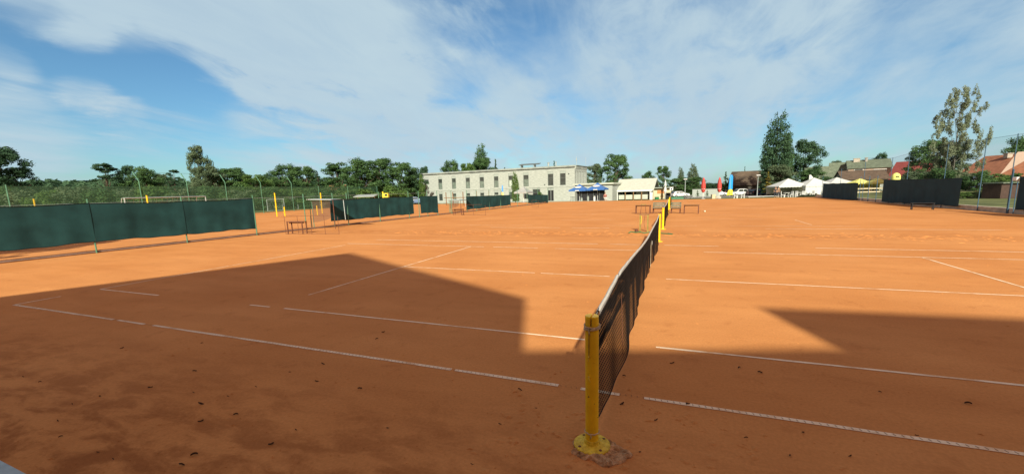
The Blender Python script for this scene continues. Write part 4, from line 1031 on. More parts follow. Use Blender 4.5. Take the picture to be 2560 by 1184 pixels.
# terrace clutter under the blue parasols
def crate(name, px, D, pyt, pyb, wpx, m, label, cat, grp=None, parts=None):
    p = PD(px, D, (pyt+pyb)/2); h = max(.2, ZR(px, pyt, D)-p.z); w = wpx/FOC*D
    root = empty(name, p, frz*0+YAW*-1, label, cat, grp); return root, w, h
for i, (px, pyt, lab) in enumerate(((1429, 491, 'leftmost grey bollard bin before the terrace'), (1435, 491, 'second grey bollard bin beside the leftmost'), (1454, 494, 'wider pale bin below the left blue parasol'), (1470, 490, 'slim pale bin between the blue parasols'), (1486, 490, 'white topped bin below the right blue parasol'))):
    root, w, h = crate('litter_bin', px, 66, pyt, 503, 4, None, lab, 'bin', 'bins before the terrace')
    MB().lathe([(.16, 0), (.17, h-.1), (.14, h)], 12).build('body', m_blind if i < 4 else m_white, root)
    MB().lathe([(.18, h-.12), (.18, h-.05)], 12).build('rim', m_frame, root)

# pavilion with pitched cream roof
A3 = PD(1540, 84, 480); B3 = PD(1628, 81, 480); A3.z = B3.z = -1.2; f3 = B3-A3; W3 = f3.xy.length; rz3 = math.atan2(f3.y, f3.x)
def F3(px, py): q = on_line(px, py, A3.xy, B3.xy); return (q.xy-A3.xy).dot(f3.xy.normalized()), q.z-A3.z
pv = empty('pavilion', A3, rz3, 'open front pavilion with cream pitched roof and dark inside', 'pavilion')
ze = F3(1580, 474)[1]; zp = F3(1580, 458)[1]; Dp = 6.5
b = MB(); b.prism([(-.1, -.8, ze-.06), (-.1, Dp*.55, zp+.9), (-.1, Dp*.55, zp+.78), (-.1, -.8, ze-.18)], (W3+.7, 0, 0)); b.prism([(-.1, Dp*.55, zp+.9), (-.1, Dp+.8, ze), (-.1, Dp+.8, ze-.12), (-.1, Dp*.55, zp+.78)], (W3+.7, 0, 0)); b.build('roof', m_roofwhite, pv)
MB().box((W3/2, -.82, ze-.22), (W3+.7, .06, .26)).build('fascia', m_white, pv)
MB().box((W3/2, Dp, ze/2), (W3, .15, ze)).build('back_wall', m_dark, pv)
MB().box((.06, Dp/2, ze/2), (.12, Dp-.1, ze-.1)).build('side_wall', m_roofbrown, pv)
for k in range(5): MB().box((lerp(.4, W3-.1, k/4), -.6, (ze-.3)/2), (.16, .16, ze-.3)).build('post', m_white if k in (0, 4) else m_wood, pv)
MB().box((W3*.5, .0, 1.15), (W3*.82, .5, .9)).build('counter', m_roofwhite, pv)
MB().box((W3*.68, 2.6, 1.6), (2.2, .9, 1.0)).build('fridge', m_white, pv)

# kiosk, tables and boards right of the pavilion
root, w, h = crate('kiosk', 1655, 82, 468, 495, 44, None, 'cream wooden kiosk with orange board right of the pavilion', 'kiosk')
MB().box((0, .8, h*.48), (w, 1.6, h*.9)).build('body', m_cream, root); MB().box((0, .55, h*.97), (w*1.12, 2.6, .14)).build('roof', m_blind, root)
MB().box((-.05*w, -.03, h*.62), (w*.45, .05, h*.26)).build('orange_board', m_orangeboard, root); MB().box((.3*w, -.2, h*.3), (w*.3, .4, h*.45)).build('hatch', m_dark, root)
root, w, h = crate('white_locker', 1627, 80, 480, 497, 7, None, 'white upright locker at the pavilion corner', 'locker')
bevel(MB().box((0, 0, h*.5), (w, .5, h)).build('body', m_white, root), .03); MB().box((0, -.26, h*.5), (w*.8, .02, h*.8)).build('door', m_white, root)
root, w, h = crate('green_bin', 1642, 78, 492, 502, 9, None, 'green bin before the kiosk', 'bin')
bevel(MB().box((0, 0, h*.45), (w, .5, h*.9)).build('body', m_hose, root), .04); MB().box((0, 0, h*.95), (w*1.05, .56, .07)).build('lid', m_hose, root)
root, w, h = crate('market_table', 1690, 78, 492, 501, 34, None, 'long low green covered table right of the kiosk', 'table')
MB().box((0, 0, h*.9), (w, 1.1, .08)).build('top', m_hose, root); MB().box((0, -.5, h*.5), (w*.96, .04, h*.7)).build('cloth', m_greenmetal, root)
for s in (-1, 1): MB().box((s*w*.44, .35, h*.43), (.08, .08, h*.86)).build('leg', m_frame, root)
root, w, h = crate('picnic_table', 1722, 72, 488, 500, 22, None, 'grey picnic table near the first lamp post', 'table')
MB().box((0, 0, h*.9), (w, .8, .07)).build('top', m_greybox, root)
for s in (-1, 1):
    MB().box((0, s*.75, h*.5), (w, .28, .05)).build('bench_plank', m_greybox, root)
    MB().tube([(s*w*.36, -.7, 0), (s*w*.36, -.15, h*.88)], .04, 6).build('leg', m_frame, root); MB().tube([(s*w*.36, .7, 0), (s*w*.36, .15, h*.88)], .04, 6).build('leg', m_frame, root)
def dumpling(px, top, D, label):   # closed pale parasol with pointed cap
    p = PD(px, D, 475); h = ZR(px, top, D)-p.z; root = empty('parasol', p, 0, label, 'parasol')
    MB().tube([(0, 0, 0), (0, 0, h)], .04, 8).build('pole', m_white, root)
    MB().lathe([(.1, h*.28), (.3, h*.42), (.2, h*.6), (.12, h*.66), (.26, h*.7), (.05, h)], 12).build('folded_canopy', m_whitefab, root, smooth=False)
dumpling(1663, 450, 80, 'closed pale grey parasol beside the kiosk')
root, w, h = crate('sign', 1678, 80, 468, 495, 6, None, 'small white square sign with a dark mark on a pole', 'sign')
MB().tube([(0, 0, 0), (0, 0, h)], .035, 6).build('pole', m_frame, root); sg = MB().box((0, -.05, h-.3), (.62, .04, .62)).build('board', m_white, root)
MB().box((.0, -.08, h-.34), (.24, .02, .3)).build('mark', m_dark, sg); MB().box((.09, -.082, h-.2), (.07, .02, .3)).build('mark', m_dark, sg)
# lamp posts
for px, tp, D, lab in ((1713, 448, 95, 'tall thin white lamp post before the slim poplars'), (1894, 438, 90, 'lamp post with flat head before the dark barn')):
    p = PD(px, D, 465); h = ZR(px, tp, D)-p.z; root = empty('street_lamp', p, 0, lab, 'street lamp', 'lamp posts at the parking')
    MB().tube([(0, 0, 0), (0, 0, h)], [.1, .055], 8).build('pole', m_galv, root); bevel(MB().box((0, -.15, h), (.75, .5, .16)).build('lamp_head', m_white, root), .03)
    MB().box((0, -.15, h-.1), (.6, .36, .04)).build('lens', m_lampclear, root)
# long light wall with two cone shrubs
A4 = PD(1731, 100, 478); B4 = PD(1800, 98, 478); f4 = B4-A4; rz4 = math.atan2(f4.y, f4.x); zz = ZR(1760, 472, 100)-A4.z
root = empty('low_wall', A4, rz4, 'pale grey garden wall behind the red parasols', 'wall')
MB().box((f4.xy.length/2, 0, zz/2-.1), (f4.xy.length, .25, zz+.0)).build('wall', m_blind, root); MB().box((f4.xy.length/2, 0, zz-.06), (f4.xy.length+.1, .35, .08)).build('coping', m_greybox, root)
tree('conifer', 1744, 475, 11, 96, 'small cone shrub before the pale wall, left one', m_leaf, 0, 'shrub', 'cone shrubs before the pale wall')
tree('conifer', 1768, 475, 11, 96, 'small cone shrub before the pale wall, right one', m_leaf, 0, 'shrub', 'cone shrubs before the pale wall')
# feather flag
p = PD(1826, 88, 460); h = ZR(1826, 436, 88)-p.z
root = empty('feather_flag', p, -YAW, 'blue and yellow upright flag by the parked cars', 'flag')
MB().tube([(0, 0, 0), (0, 0, h*.9), (.25, 0, h)], .03, 6).build('pole', m_galv, root)
b = MB(); b.prism([(-.35, 0, h*.34), (.5, 0, h*.34), (.5, 0, h*.9), (.25, 0, h), (-.2, 0, h*.96)], (0, .03, 0)); b.build('blue_cloth', m_skycloth, root)
b = MB(); b.prism([(-.7, 0, h*.08), (.65, 0, h*.08), (.55, 0, h*.3), (.1, 0, h*.36), (-.35, 0, h*.3)], (0, .05, 0)); b.build('yellow_cloth', m_yelcloth, root)
b = MB(); b.tube([(-.05, -.02, h*.12), (-.05, -.02, h*.24)], .05, 5); b.build('dark_print', m_dark, root)

# ---------------------------------------------------------------- cars
def car(px, D, rz, L_, hgt, m, label, kind='hatch', z=None, pyb=480):
    p = PD(px, D, pyb); 
    root = empty('parked_car', p, rz, label, 'car', 'parked cars')
    w = 1.75; x0, x1 = -L_/2, L_/2
    if kind == 'wagon': prof = [(x0, .35), (x0, .8), (x0+.12, .98), (x0+.35, hgt-.08), (x0+.75, hgt), (x0+L_*.55, hgt), (x0+L_*.73, .98), (x1-.15, .82), (x1, .6), (x1, .3), (x0+.1, .28)]
    else: prof = [(x0, .35), (x0, .75), (x0+.15, .95), (x0+.6, hgt-.05), (x0+1.1, hgt), (x0+L_*.52, hgt-.02), (x0+L_*.72, .95), (x1-.2, .8), (x1, .6), (x1, .3), (x0+.1, .28)]
    b = MB(); n = len(prof)
    for s, ins in ((-w/2, 0), (w/2, 0)):
        for x, zz in prof:
            k = .14*max(0, (zz-.95)/(hgt-.95)); b.v.append((x, s*(1-k), zz))
    b.f.append(tuple(range(n))[::-1]); b.f.append(tuple(range(n, 2*n)))
    for i in range(n): b.f.append((i, (i+1) % n, n+(i+1) % n, n+i))
    bevel(b.build('body', m, root), .05, 3)
    gy = lambda s, zz: s*(w/2*(1-.14*max(0, (zz-.95)/(hgt-.95)))+.012)
    xr0 = prof[3][0]+.15; xr1 = prof[5][0]-.02; xm = (xr0+xr1)/2
    for s in (-1, 1):
        for a, c, a2, c2 in ((xr0-.05, xm-.05, xr0+.15, xm-.05), (xm+.05, xr1+.5, xm+.05, xr1+.05)):
            b = MB(); b.poly([(a, gy(s, 1.0), 1.0), (c, gy(s, 1.0), 1.0), (c2, gy(s, hgt-.12), hgt-.12), (a2, gy(s, hgt-.12), hgt-.12)]); b.build('side_window', m_glass, root)
        for xx in (x0+.75, x1-.8):
            wh = MB()
            for k in range(16):
                pass
            wh.tube([(xx, s*(w/2-.2), .31), (xx, s*(w/2+.015), .31)], .31, 16); wo = wh.build('wheel', m_tyre, root)
            MB().tube([(xx, s*(w/2), .31), (xx, s*(w/2+.025), .31)], .19, 12).build('rim', m_rim, wo)
        MB().box((x1-.04, s*.6, .66), (.1, .35, .14)).build('headlight', m_lampclear, root); MB().box((x0+.03, s*.68, .85), (.1, .2, .2)).build('tail_light', m_lampred, root)
    b = MB(); a, c = prof[5], prof[6]; b.poly([(a[0]+.06, -w*.38, a[1]-.05), (a[0]+.06, w*.38, a[1]-.05), (c[0]-.02, w*.42, c[1]+.04), (c[0]-.02, -w*.42, c[1]+.04)]); ws = b.build('windscreen', m_glass, root, fix=False); ws.location = (.03, 0, .02)
    b = MB(); a, c = prof[3], prof[2]; b.poly([(a[0]-.02, w*.36, a[1]-.05), (a[0]-.02, -w*.36, a[1]-.05), (c[0], -w*.4, c[1]+.06), (c[0], w*.4, c[1]+.06)]); ws = b.build('rear_window', m_glass, root, fix=False); ws.location = (-.04, 0, .02)
    MB().box((x0-.01, 0, .55), (.02, .5, .12)).build('number_plate', m_white, root)
    return root
mc = {n: mat('car_'+n, c, .25, .03, 2, spec=.5) for n, c in dict(white=(.75, .76, .76), black=(.015, .016, .02), darkred=(.12, .015, .015), blue=(.02, .1, .32), silver=(.45, .47, .5), navy=(.02, .04, .1), greyblue=(.14, .2, .33)).items()}
car(1795, 104, -YAW+.15, 4.0, 1.5, mc['white'], 'white car partly behind the right red parasol')
car(1816, 112, -YAW+1.3, 4.2, 1.5, mc['black'], 'dark car between the white ones')
car(1846, 100, -YAW+math.pi+.1, 4.3, 1.65, mc['white'], 'white car right of the blue and yellow flag', 'wagon')
car(1872, 104, -YAW+.7, 4.4, 1.5, mc['darkred'], 'dark car with red rear lamps in the parked row', 'wagon')
car(1890, 100, -YAW+.5, 4.3, 1.45, mc['black'], 'black car behind the lamp post with flat head')
car(1906, 97, -YAW+1.0, 4.1, 1.45, mc['blue'], 'blue car right of the lamp post')
car(1928, 97, -YAW+.3, 4.4, 1.45, mc['silver'], 'silver car next to the white tent', 'wagon')
car(1650, 100, -YAW, 4.4, 1.9, mc['white'], 'white van mostly hidden behind the kiosk', 'wagon')
car(1700, 104, -YAW+.1, 4.3, 1.45, mc['white'], 'white car behind the long green table')
car(1004, 76, -YAW+.2, 4.4, 1.5, mc['navy'], 'dark blue car showing over the long green windscreen', 'wagon', pyb=500)
car(1040, 82, -YAW+.2, 4.3, 1.45, mc['greyblue'], 'blue car in the gap left of the square windscreen', pyb=500)
car(2446, 50, 1.2, 4.4, 1.6, mc['greyblue'], 'grey blue car parked behind the fence on the right', 'wagon', pyb=480)
# yellow digger-like board and white slab above the long screen
p = PD(965, 70, 490); root = empty('yellow_box', p, -YAW, 'small yellow and black machine cab over the long windscreen', 'machine')
h = ZR(965, 482, 70)-p.z; MB().box((0, 0, h-.4), (.95, .8, .7)).build('cab', m_yelcloth, root); MB().box((.12, -.42, h-.36), (.45, .02, .32)).build('window', m_dark, root); MB().box((-.5, 0, h-.3), (.16, .16, 1.0)).build('arm', m_yellow, root); MB().box((0, 0, (h-.75)/2), (.5, .5, h-.75)).build('leg', m_dark, root)
p = PD(915, 58, 490); root = empty('flat_canopy', p, -YAW, 'pale flat canopy showing over the long windscreen', 'canopy'); h = ZR(915, 489, 58)-p.z
MB().box((0, 0, h), (2.9, 2.0, .07), m=Matrix.Rotation(.14, 3, 'X')).build('roof', m_blind, root)
for sx in (-1.2, 1.2): MB().tube([(sx, 0, 0), (sx, 0, h)], .04, 6).build('post', m_galv, root)

# ---------------------------------------------------------------- houses
def house(pxa, pxb, D0, D1, eave, ridge, dep, mw, mr, label, gable=0, base=None, wins=(), chim=(), hip=0, cat='house', grp='houses beyond the courts', walltop=None):
    A = PD(pxa, D0, (eave+ridge)/2); B = PD(pxb, D1, (eave+ridge)/2); z0 = min(A.z, B.z)-.3; A.z = B.z = z0
    f = B-A; W_ = f.xy.length; pm_ = (pxa+pxb)/2; Dm = (D0+D1)/2
    root = empty('house', A, math.atan2(f.y, f.x), label, cat, grp)
    ze = ZR(pm_, eave, Dm)-z0; zr_ = ZR(pm_, ridge, Dm+dep/2)-z0
    b = MB(); b.prism([(0, 0, 0), (0, dep, 0), (0, dep, ze), (0, dep/2, zr_-.15), (0, 0, ze)], (W_, 0, 0)); b.build('wall', mw, root)
    o = .35; b = MB(); t = .14; sl = (zr_-ze)/(dep/2)
    for s in (0, 1):
        y0 = -o if s == 0 else dep+o; zy = ze-sl*o
        b.prism([(-.25, y0, zy+.05), (-.25, dep/2, zr_), (-.25, dep/2, zr_+t), (-.25, y0, zy+t+.05)], (W_+.5, 0, 0)) if not hip else b.poly([(-.25, y0, zy+.1), (W_+.25, y0, zy+.1), (W_-hip, dep/2, zr_+t), (hip, dep/2, zr_+t)])
    if hip: b.poly([(-.25, -o, ze-sl*o+.1), (hip, dep/2, zr_+t), (-.25, dep+o, ze-sl*o+.1)]); b.poly([(W_+.25, -o, ze-sl*o+.1), (W_+.25, dep+o, ze-sl*o+.1), (W_-hip, dep/2, zr_+t)])
    rf = b.build('roof', mr, root, fix=not hip)
    for (t_, w_, h_) in chim:
        c = MB(); c.box((t_*W_, dep*.4, zr_-.1), (w_, .7, h_*2)); c.box((t_*W_, dep*.4, zr_-.1+h_+.04), (w_+.14, .84, .1)); c.build('chimney', mat('chimney_render', (.45, .4, .33), .9), rf)
    for (t_, zc, w_, h_) in wins:
        fr = MB().box((t_*W_, -.03, zc*ze), (w_, .1, h_)).build('window', m_white, root); MB().box((t_*W_, -.085, zc*ze), (w_*.84, .03, h_*.82)).build('pane', m_glass, fr)
    return root
house(1820, 1966, 112, 104, 462, 428, 12, mat('barn_boards', (.1, .09, .075), .9, .3, 1), m_roofdark, 'dark old barn with sagging brown roof behind the parked cars', cat='barn', wins=((.2, .5, 1, .9), (.5, .5, 1, .9)))
house(2020, 2082, 92, 90, 450, 418, 8, m_parapet, m_roofgreen, 'mossy green roofed house behind the second white tent')
house(2076, 2125, 96, 94, 448, 408, 8, m_parapet, m_roofgreen, 'second mossy roof left of the pink walled house')
house(2122, 2230, 92, 88, 419, 401, 9, m_pinkwall, m_roofgreen, 'pink walled house with slate roof and cream chimney', chim=((.22, 1.1, .55), (.45, .4, .6)), wins=((.25, .9, 1.6, .7), (.75, .85, 2.2, 1.0)))
house(2108, 2222, 82, 79, 447, 427, 7, m_parapet, m_roofbrown, 'low brown tiled outbuilding in front of the pink walled house')
house(2222, 2345, 84, 78, 446, 405, 9, m_pinkwall, m_roofred, 'house with dark red sheet roof left of the birch')
house(2385, 2700, 66, 50, 440, 388, 9, m_pinkwall, m_rooforange, 'long orange tiled house behind the right fence', chim=((.25, .6, .3),))
house(2500, 2640, 52, 48, 440, 377, 9, m_pinkwall, m_rooforange, 'taller orange hipped roof at the right edge', hip=2.5)
house(812, 852, 130, 130, 478, 464, 8, m_pinkwall, m_rooforange, 'small red roof peeping out of the trees at left')
# hut behind the right fence
p = PD(2504, 30, 480); root = empty('shed', p, -1.2+YAW*0, 'dark brown wooden shed behind the right fence', 'shed'); h = ZR(2504, 457, 30)-p.z
MB().box((0, 0, h*.48), (1.2, 1.5, h*.96)).build('wall', m_brownfab, root); MB().box((0, 0, h), (1.6, 1.8, .06)).build('roof', m_slat, root); MB().box((-.61, 0, h*.42), (.02, .7, h*.8)).build('door', m_roofbrown, root)
# low hedge row of lit clipped box behind the fence (countable clumps)
for i, px in enumerate((2420, 2448, 2480, 2515, 2540)):
    tree('bush', px, 486, 42, 31.5, 'low clipped lime shrub behind the right fence, %s of the five' % ('leftmost', 'second from left', 'middle', 'second from right', 'rightmost')[i], m_leaf_lt, i % 2, 'shrub', 'low lime shrubs behind the right fence')
# white lamp on fence and yellow bell container
p = Ry(2549, 447); root = empty('flood_lamp', (RX-.05, p.y, 0), 0, 'small white flood lamp on the right fence', 'lamp')
MB().tube([(0, 0, 0), (0, 0, p.z)], .02, 6).build('stem', m_bluemetal, root); bevel(MB().box((-.06, 0, p.z), (.18, .3, .2)).build('lamp_head', m_white, root), .03)
p = PD(2238, 42, 460); h = ZR(2238, 432, 42)-p.z; root = empty('recycling_container', p, 0, 'yellow bell shaped container above the navy windscreen', 'container')
MB().lathe([(.30, 0), (.36, h*.5), (.36, h-.42), (.31, h-.2), (.2, h-.07), (.06, h)], 18).build('body', m_palyel, root, smooth=True); MB().box((0, -.33, h-.38), (.26, .06, .12)).build('slot', m_dark, root); MB().tube([(-.08, 0, h-.01), (0, 0, h+.08), (.08, 0, h-.01)], .015, 5).build('lifting_loop', m_frame, root)
# wooden rails between tents and fence
p = PD(2178, 47, 490); root = empty('low_rail_fence', p, -YAW*.3, 'low pale wooden rail fence between the navy windscreens', 'fence')
for z in (.25, .62): MB().box((0, 0, z), (3.4, .05, .14)).build('rail', m_cream, root)
for x in (-1.6, -.2, 1.2): MB().box((x, .05, .4), (.09, .06, .8)).build('post', m_wood, root)

# ---------------------------------------------------------------- tents
def tent(pxc, apex, eave_row, wpx, D, cloth, label, walls=(), pyb=490):
    p = PD(pxc, D, 468); w = wpx/FOC*D; za = ZR(pxc, apex, D)-p.z; ze = ZR(pxc, eave_row, D-w*.3)-p.z
    root = empty('party_tent', p, -YAW*.55, label, 'tent', 'party tents by the car park')
    h2 = w/2; ring = [(-h2, -h2), (h2, -h2), (h2, h2), (-h2, h2)]; b = MB()
    for s in range(4):
        a, c = ring[s], ring[(s+1) % 4]
        for i in range(6):
            for j in range(5):
                def pt(i, j):
                    t = i/6; q = j/5; return (lerp(a[0], c[0], t)*(1-q), lerp(a[1], c[1], t)*(1-q), lerp(ze, za, q**1.15))
                b.poly([pt(i, j), pt(i+1, j), pt(i+1, j+1), pt(i, j+1)])
        n = 10
        for i in range(n):
            t0, t1 = i/n, (i+1)/n; P_ = lambda t, z: (lerp(a[0], c[0], t), lerp(a[1], c[1], t), z)
            b.poly([P_(t0, ze), P_(t1, ze), P_(t1, ze-.18), P_((t0+t1)/2, ze-.24), P_(t0, ze-.18)])
    b.build('canopy', cloth, root, fix=False)
    for x, y in ring: MB().tube([(x*.98, y*.98, 0), (x*.98, y*.98, ze)], .03, 6).build('leg', m_white, root)
    for s, lo_ in walls:
        a, c = ring[s], ring[(s+1) % 4]; b = MB(); n = 24
        for i in range(n+1):
            t = i/n; dx = .05*math.sin(i*1.4); nx_, ny_ = (0, -1) if s == 0 else ((1, 0) if s == 1 else ((0, 1) if s == 2 else (-1, 0)))
            for j in range(4): b.v.append((lerp(a[0], c[0], t)*.97+nx_*dx*j/3, lerp(a[1], c[1], t)*.97+ny_*dx*j/3, lerp(ze-.02, lo_, j/3)))
        for i in range(n):
            for j in range(3): q = i*4+j; b.f.append((q, q+1, q+5, q+4))
        b.build('side_wall', cloth, root, fix=False)
    return root
tent(1969, 446, 465, 70, 76, m_whitefab, 'white peaked tent at the left end of the tent row', [(2, .5), (1, .4)])
tent(2034, 444, 463, 68, 74, m_whitefab, 'second white peaked tent with side walls', [(0, .55), (3, .4)])
tent(2090, 443, 457, 56, 76, m_whitefab, 'third white tent rising above the small navy windscreen', [(2, .4)])
tent(2148, 446, 458, 44, 72, m_palyel, 'left pale yellow tent over the small navy windscreen', [(2, .9)])
tent(2190, 445, 457, 46, 70, m_palyel, 'right pale yellow tent by the widest navy windscreen', [(2, .9)])
p = PD(2022, 86, 455); root = empty('feather_flag', p, .2, 'white pointed banner behind the second white tent', 'flag'); h = ZR(2022, 437, 86)-p.z
MB().tube([(0, 0, 0), (0, 0, h)], .03, 6).build('pole', m_galv, root); b = MB(); b.prism([(0, 0, h*.4), (.9, 0, h*.4), (.8, 0, h*.85), (.3, 0, h), (0, 0, h)], (0, .03, 0)); b.build('cloth', m_whitefab, root)
# tables and chairs by the tents
def gtable(px, D, pyb, label):
    p = PD(px, D, pyb); root = empty('garden_table', p, -YAW, label, 'table', 'white garden tables by the tents'); h = .74
    MB().lathe([(.5, h-.04), (.5, h)], 16).build('top', m_white, root)
    for k in range(4): a = k*1.571+.4; MB().tube([(.4*math.cos(a), .4*math.sin(a), 0), (.3*math.cos(a), .3*math.sin(a), h-.03)], .03, 6).build('leg', m_white, root)
def gchair(px, D, pyb, label, rz=0):
    p = PD(px, D, pyb); root = empty('garden_chair', p, rz, label, 'chair', 'white garden chairs by the tents')
    MB().box((0, 0, .42), (.48, .46, .05)).build('seat', m_white, root); MB().box((0, .22, .68), (.46, .05, .5)).build('backrest', m_white, root)
    for x in (-.2, .2):
        for y in (-.19, .19): MB().box((x, y, .2), (.05, .05, .4)).build('leg', m_white, root)
gtable(1848, 66, 490, 'white garden table alone on the grass before the white car')
gchair(1839, 65, 490, 'white chair left of the lone garden table', 1.6); gchair(1857, 65, 490, 'white chair right of the lone garden table', -1.6)
for i, (px, nm) in enumerate(((1966, 'left one under the first tent'), (1996, 'between first and second tent'), (2020, 'under the second tent'))): gtable(px, 66, 490, 'white garden table ' + nm)
for i, (px, nm) in enumerate(((1957, 'at the left of the tent row'), (1977, 'beneath the first tent middle'), (1988, 'beneath the first tent right leg'), (2006, 'at the second tent left leg'), (2030, 'beneath the second tent right half'), (2048, 'nearest the small navy windscreen'))): gchair(px, 64.5, 490, 'white garden chair ' + nm, random.uniform(-2, 2))
p = PD(1905, 76, 488); root = empty('low_stage', p, -YAW, 'long low white plank platform left of the tents', 'platform')
MB().box((0, 0, .18), (5.6, 1.0, .06)).build('deck', m_white, root)
for x in (-2.5, 0, 2.5): MB().box((x, 0, .08), (.08, .8, .16)).build('support', m_greybox, root)
p = PD(1783, 66, 490); root = empty('planter', p, -YAW, 'beige stone planter between the red parasols', 'planter')
MB().box((0, 0, .35), (.55, .5, .7)).build('tub', m_cream, root); MB().box((.75, 0, .2), (.8, .5, .4)).build('tub', m_kerb, root)

# ---------------------------------------------------------------- people
def skin(name, verts, edges, radii, m, parent, root_i=0):
    me = bpy.data.meshes.new(name); me.from_pydata(verts, edges, []); o = bpy.data.objects.new(name, me); col.objects.link(o); o.parent = parent
    md = o.modifiers.new('skin', 'SKIN'); 
    if not me.skin_vertices: 
        bpy.context.view_layer.objects.active = o
    for i, r_ in enumerate(radii): me.skin_vertices[0].data[i].radius = (r_, r_)
    me.skin_vertices[0].data[root_i].use_root = True; md.use_smooth_shade = True
    s = o.modifiers.new('sub', 'SUBSURF'); s.levels = 1; s.render_levels = 2; me.materials.append(m); return o
def person(p, rz, sit, mshirt, mtrs, label):
    root = empty('person', p, rz, label, 'person')
    zp = .5 if sit else .92
    kx = -.42 if sit else -.02; kz = .5 if sit else .5
    V = [(0, 0, zp), (0, 0, zp+.25), (0, 0, zp+.48), (0, -.01, zp+.58), (0, -.02, zp+.66)]; Ed = [(0, 1), (1, 2), (2, 3), (3, 4)]; Rr = [.13, .12, .13, .055, .06]
    for s in (-1, 1):
        i = len(V); V += [(s*.18, 0, zp+.48), (s*.24, -.03, zp+.22), (s*.2, -.2 if sit else -.06, zp+.02), (s*.19, -.27 if sit else -.07, zp-.05)]; Ed += [(2, i), (i, i+1), (i+1, i+2), (i+2, i+3)]; Rr += [.06, .045, .035, .028]
        for f in range(4): V.append((s*.19+(f-1.5)*.018, V[i+3][1]-.03, zp-.12)); Ed.append((i+3, len(V)-1)); Rr.append(.009)
        i = len(V); V += [(s*.1, 0 if not sit else -.05, zp-.06), (s*.12, kx, kz-.0 if sit else .5), (s*.12, kx+(.0 if sit else .03), .08), (s*.12, kx-.14, .03)]; Ed += [(0, i), (i, i+1), (i+1, i+2), (i+2, i+3)]; Rr += [.09, .065, .045, .035]
    skin('body', V, Ed, Rr, m_skin, root)
    hd = MB(); prof = [(.02, -.12), (.055, -.11), (.075, -.05), (.08, .02), (.07, .08), (.04, .115), (.01, .12)]
    hd.lathe(prof, 14, (0, -.03, zp+.78)); hd.box((0, -.115, zp+.765), (.025, .03, .04)); hd.box((0, -.11, zp+.72), (.05, .012, .012))
    for s in (-1, 1): hd.box((s*.082, -.03, zp+.77), (.015, .03, .05)); hd.box((s*.03, -.108, zp+.79), (.02, .012, .012))
    hd.build('head', m_skin, root, smooth=True)
    MB().lathe([(.085, .0), (.088, .05), (.075, .1), (.03, .13)], 14, (0, -.01, zp+.78)).build('hair', m_hair, root, smooth=True)
    skin('shirt', [(0, 0, zp), (0, 0, zp+.25), (0, 0, zp+.5), (-.19, 0, zp+.47), (-.24, -.03, zp+.26), (.19, 0, zp+.47), (.24, -.03, zp+.26)], [(0, 1), (1, 2), (2, 3), (3, 4), (2, 5), (5, 6)], [.15, .14, .14, .075, .06, .075, .06], mshirt, root)
    skin('trousers', [(0, 0, zp), (-.1, -.03, zp-.07), (-.12, kx, kz), (-.12, kx+.02, .2), (.1, -.03, zp-.07), (.12, kx, kz), (.12, kx+.02, .2)], [(0, 1), (1, 2), (2, 3), (0, 4), (4, 5), (5, 6)], [.14, .1, .08, .06, .1, .08, .06], mtrs, root)
try:
    q = PD(1513, 68, 495); person(q, .3, True, m_shirtred, m_shirtwhite, 'seated person in red top and pale trousers by the right blue parasol')
    root = empty('chair', q + Vector((0, 0, 0)), .3, 'small pale chair under the seated person by the parasol', 'chair'); MB().box((0, .06, .38), (.44, .42, .04)).build('seat', m_white, root); MB().box((0, .27, .62), (.44, .03, .42)).build('backrest', m_white, root)
    for x in (-.19, .19):
        for y in (-.1, .24): MB().box((x, y, .18), (.03, .03, .36)).build('leg', m_white, root)
    person(PD(1946, 70, 480), .4, False, m_shirtbrown, m_trousers, 'person standing in brown shirt under the left edge of the first tent')
    person(PD(1939, 69, 480), -.5, False, m_trousers, m_trousers, 'person standing in dark clothes left of the brown shirted one')
except Exception as ex: print('PERSON', ex)

# ---------------------------------------------------------------- clubhouse behind the camera (casts the foreground shade)
SV = Vector((.58, -1.7, 1.0))      # towards the sun
YF = -8.0
def occ(x, y, yf=YF): t = (y-yf)/1.7; return (x+.58*t, t)
c = occ(-2, 3.19); d_ = occ(-1.07, .80); e = occ(2.3, 1.95); f = occ(1.84, 3.62); g = occ(5.65, 4.87); ap = occ(-10, 7.37); aa = occ(-13.31, .27)
print('occ', c, d_, e, f, g, ap, aa)
club = empty('clubhouse', (0, YF, 0), 0, 'gabled clubhouse behind the photographer whose roof shades the near court', 'building')
b = MB()
sl = (ap[1]-aa[1])/(ap[0]-aa[0]); xL = aa[0]-(aa[1]-3)/sl
b.prism([(xL, 0, 0), (c[0], 0, 0), (c[0], 0, c[1]), (ap[0], 0, ap[1]), (aa[0], 0, aa[1]), (xL, 0, 3)], (0, -9, 0)); b.build('gabled_wing', m_parapet, club)
xe = 9.0; ze_ = d_[1]+(e[1]-d_[1])/(e[0]-c[0])*(xe-c[0])
b = MB(); b.prism([(c[0], -.02, 0), (xe, -.02, 0), (xe, -.02, ze_), (c[0], -.02, d_[1])], (0, -8, 0)); b.build('link_wing', m_parapet, club)
b = MB(); k = 10/1.7
pl = [(f[0], -.01), (26, -.01), (26, -9), (f[0]+.58*9/1.7, -9)]
gs = (g[1]-f[1])/(g[0]-f[0])
i0 = len(b.v)
for x, y in pl: b.v.append((x, y, 0))
for x, y in pl: b.v.append((x, y, f[1]+gs*(min(x, g[0]+3)-f[0]) if y > -1 else f[1]))
b.f += [(0, 1, 2, 3), (4, 5, 6, 7), (0, 1, 5, 4), (1, 2, 6, 5), (2, 3, 7, 6), (3, 0, 4, 7)]; b.build('hall_wing', m_parapet, club)
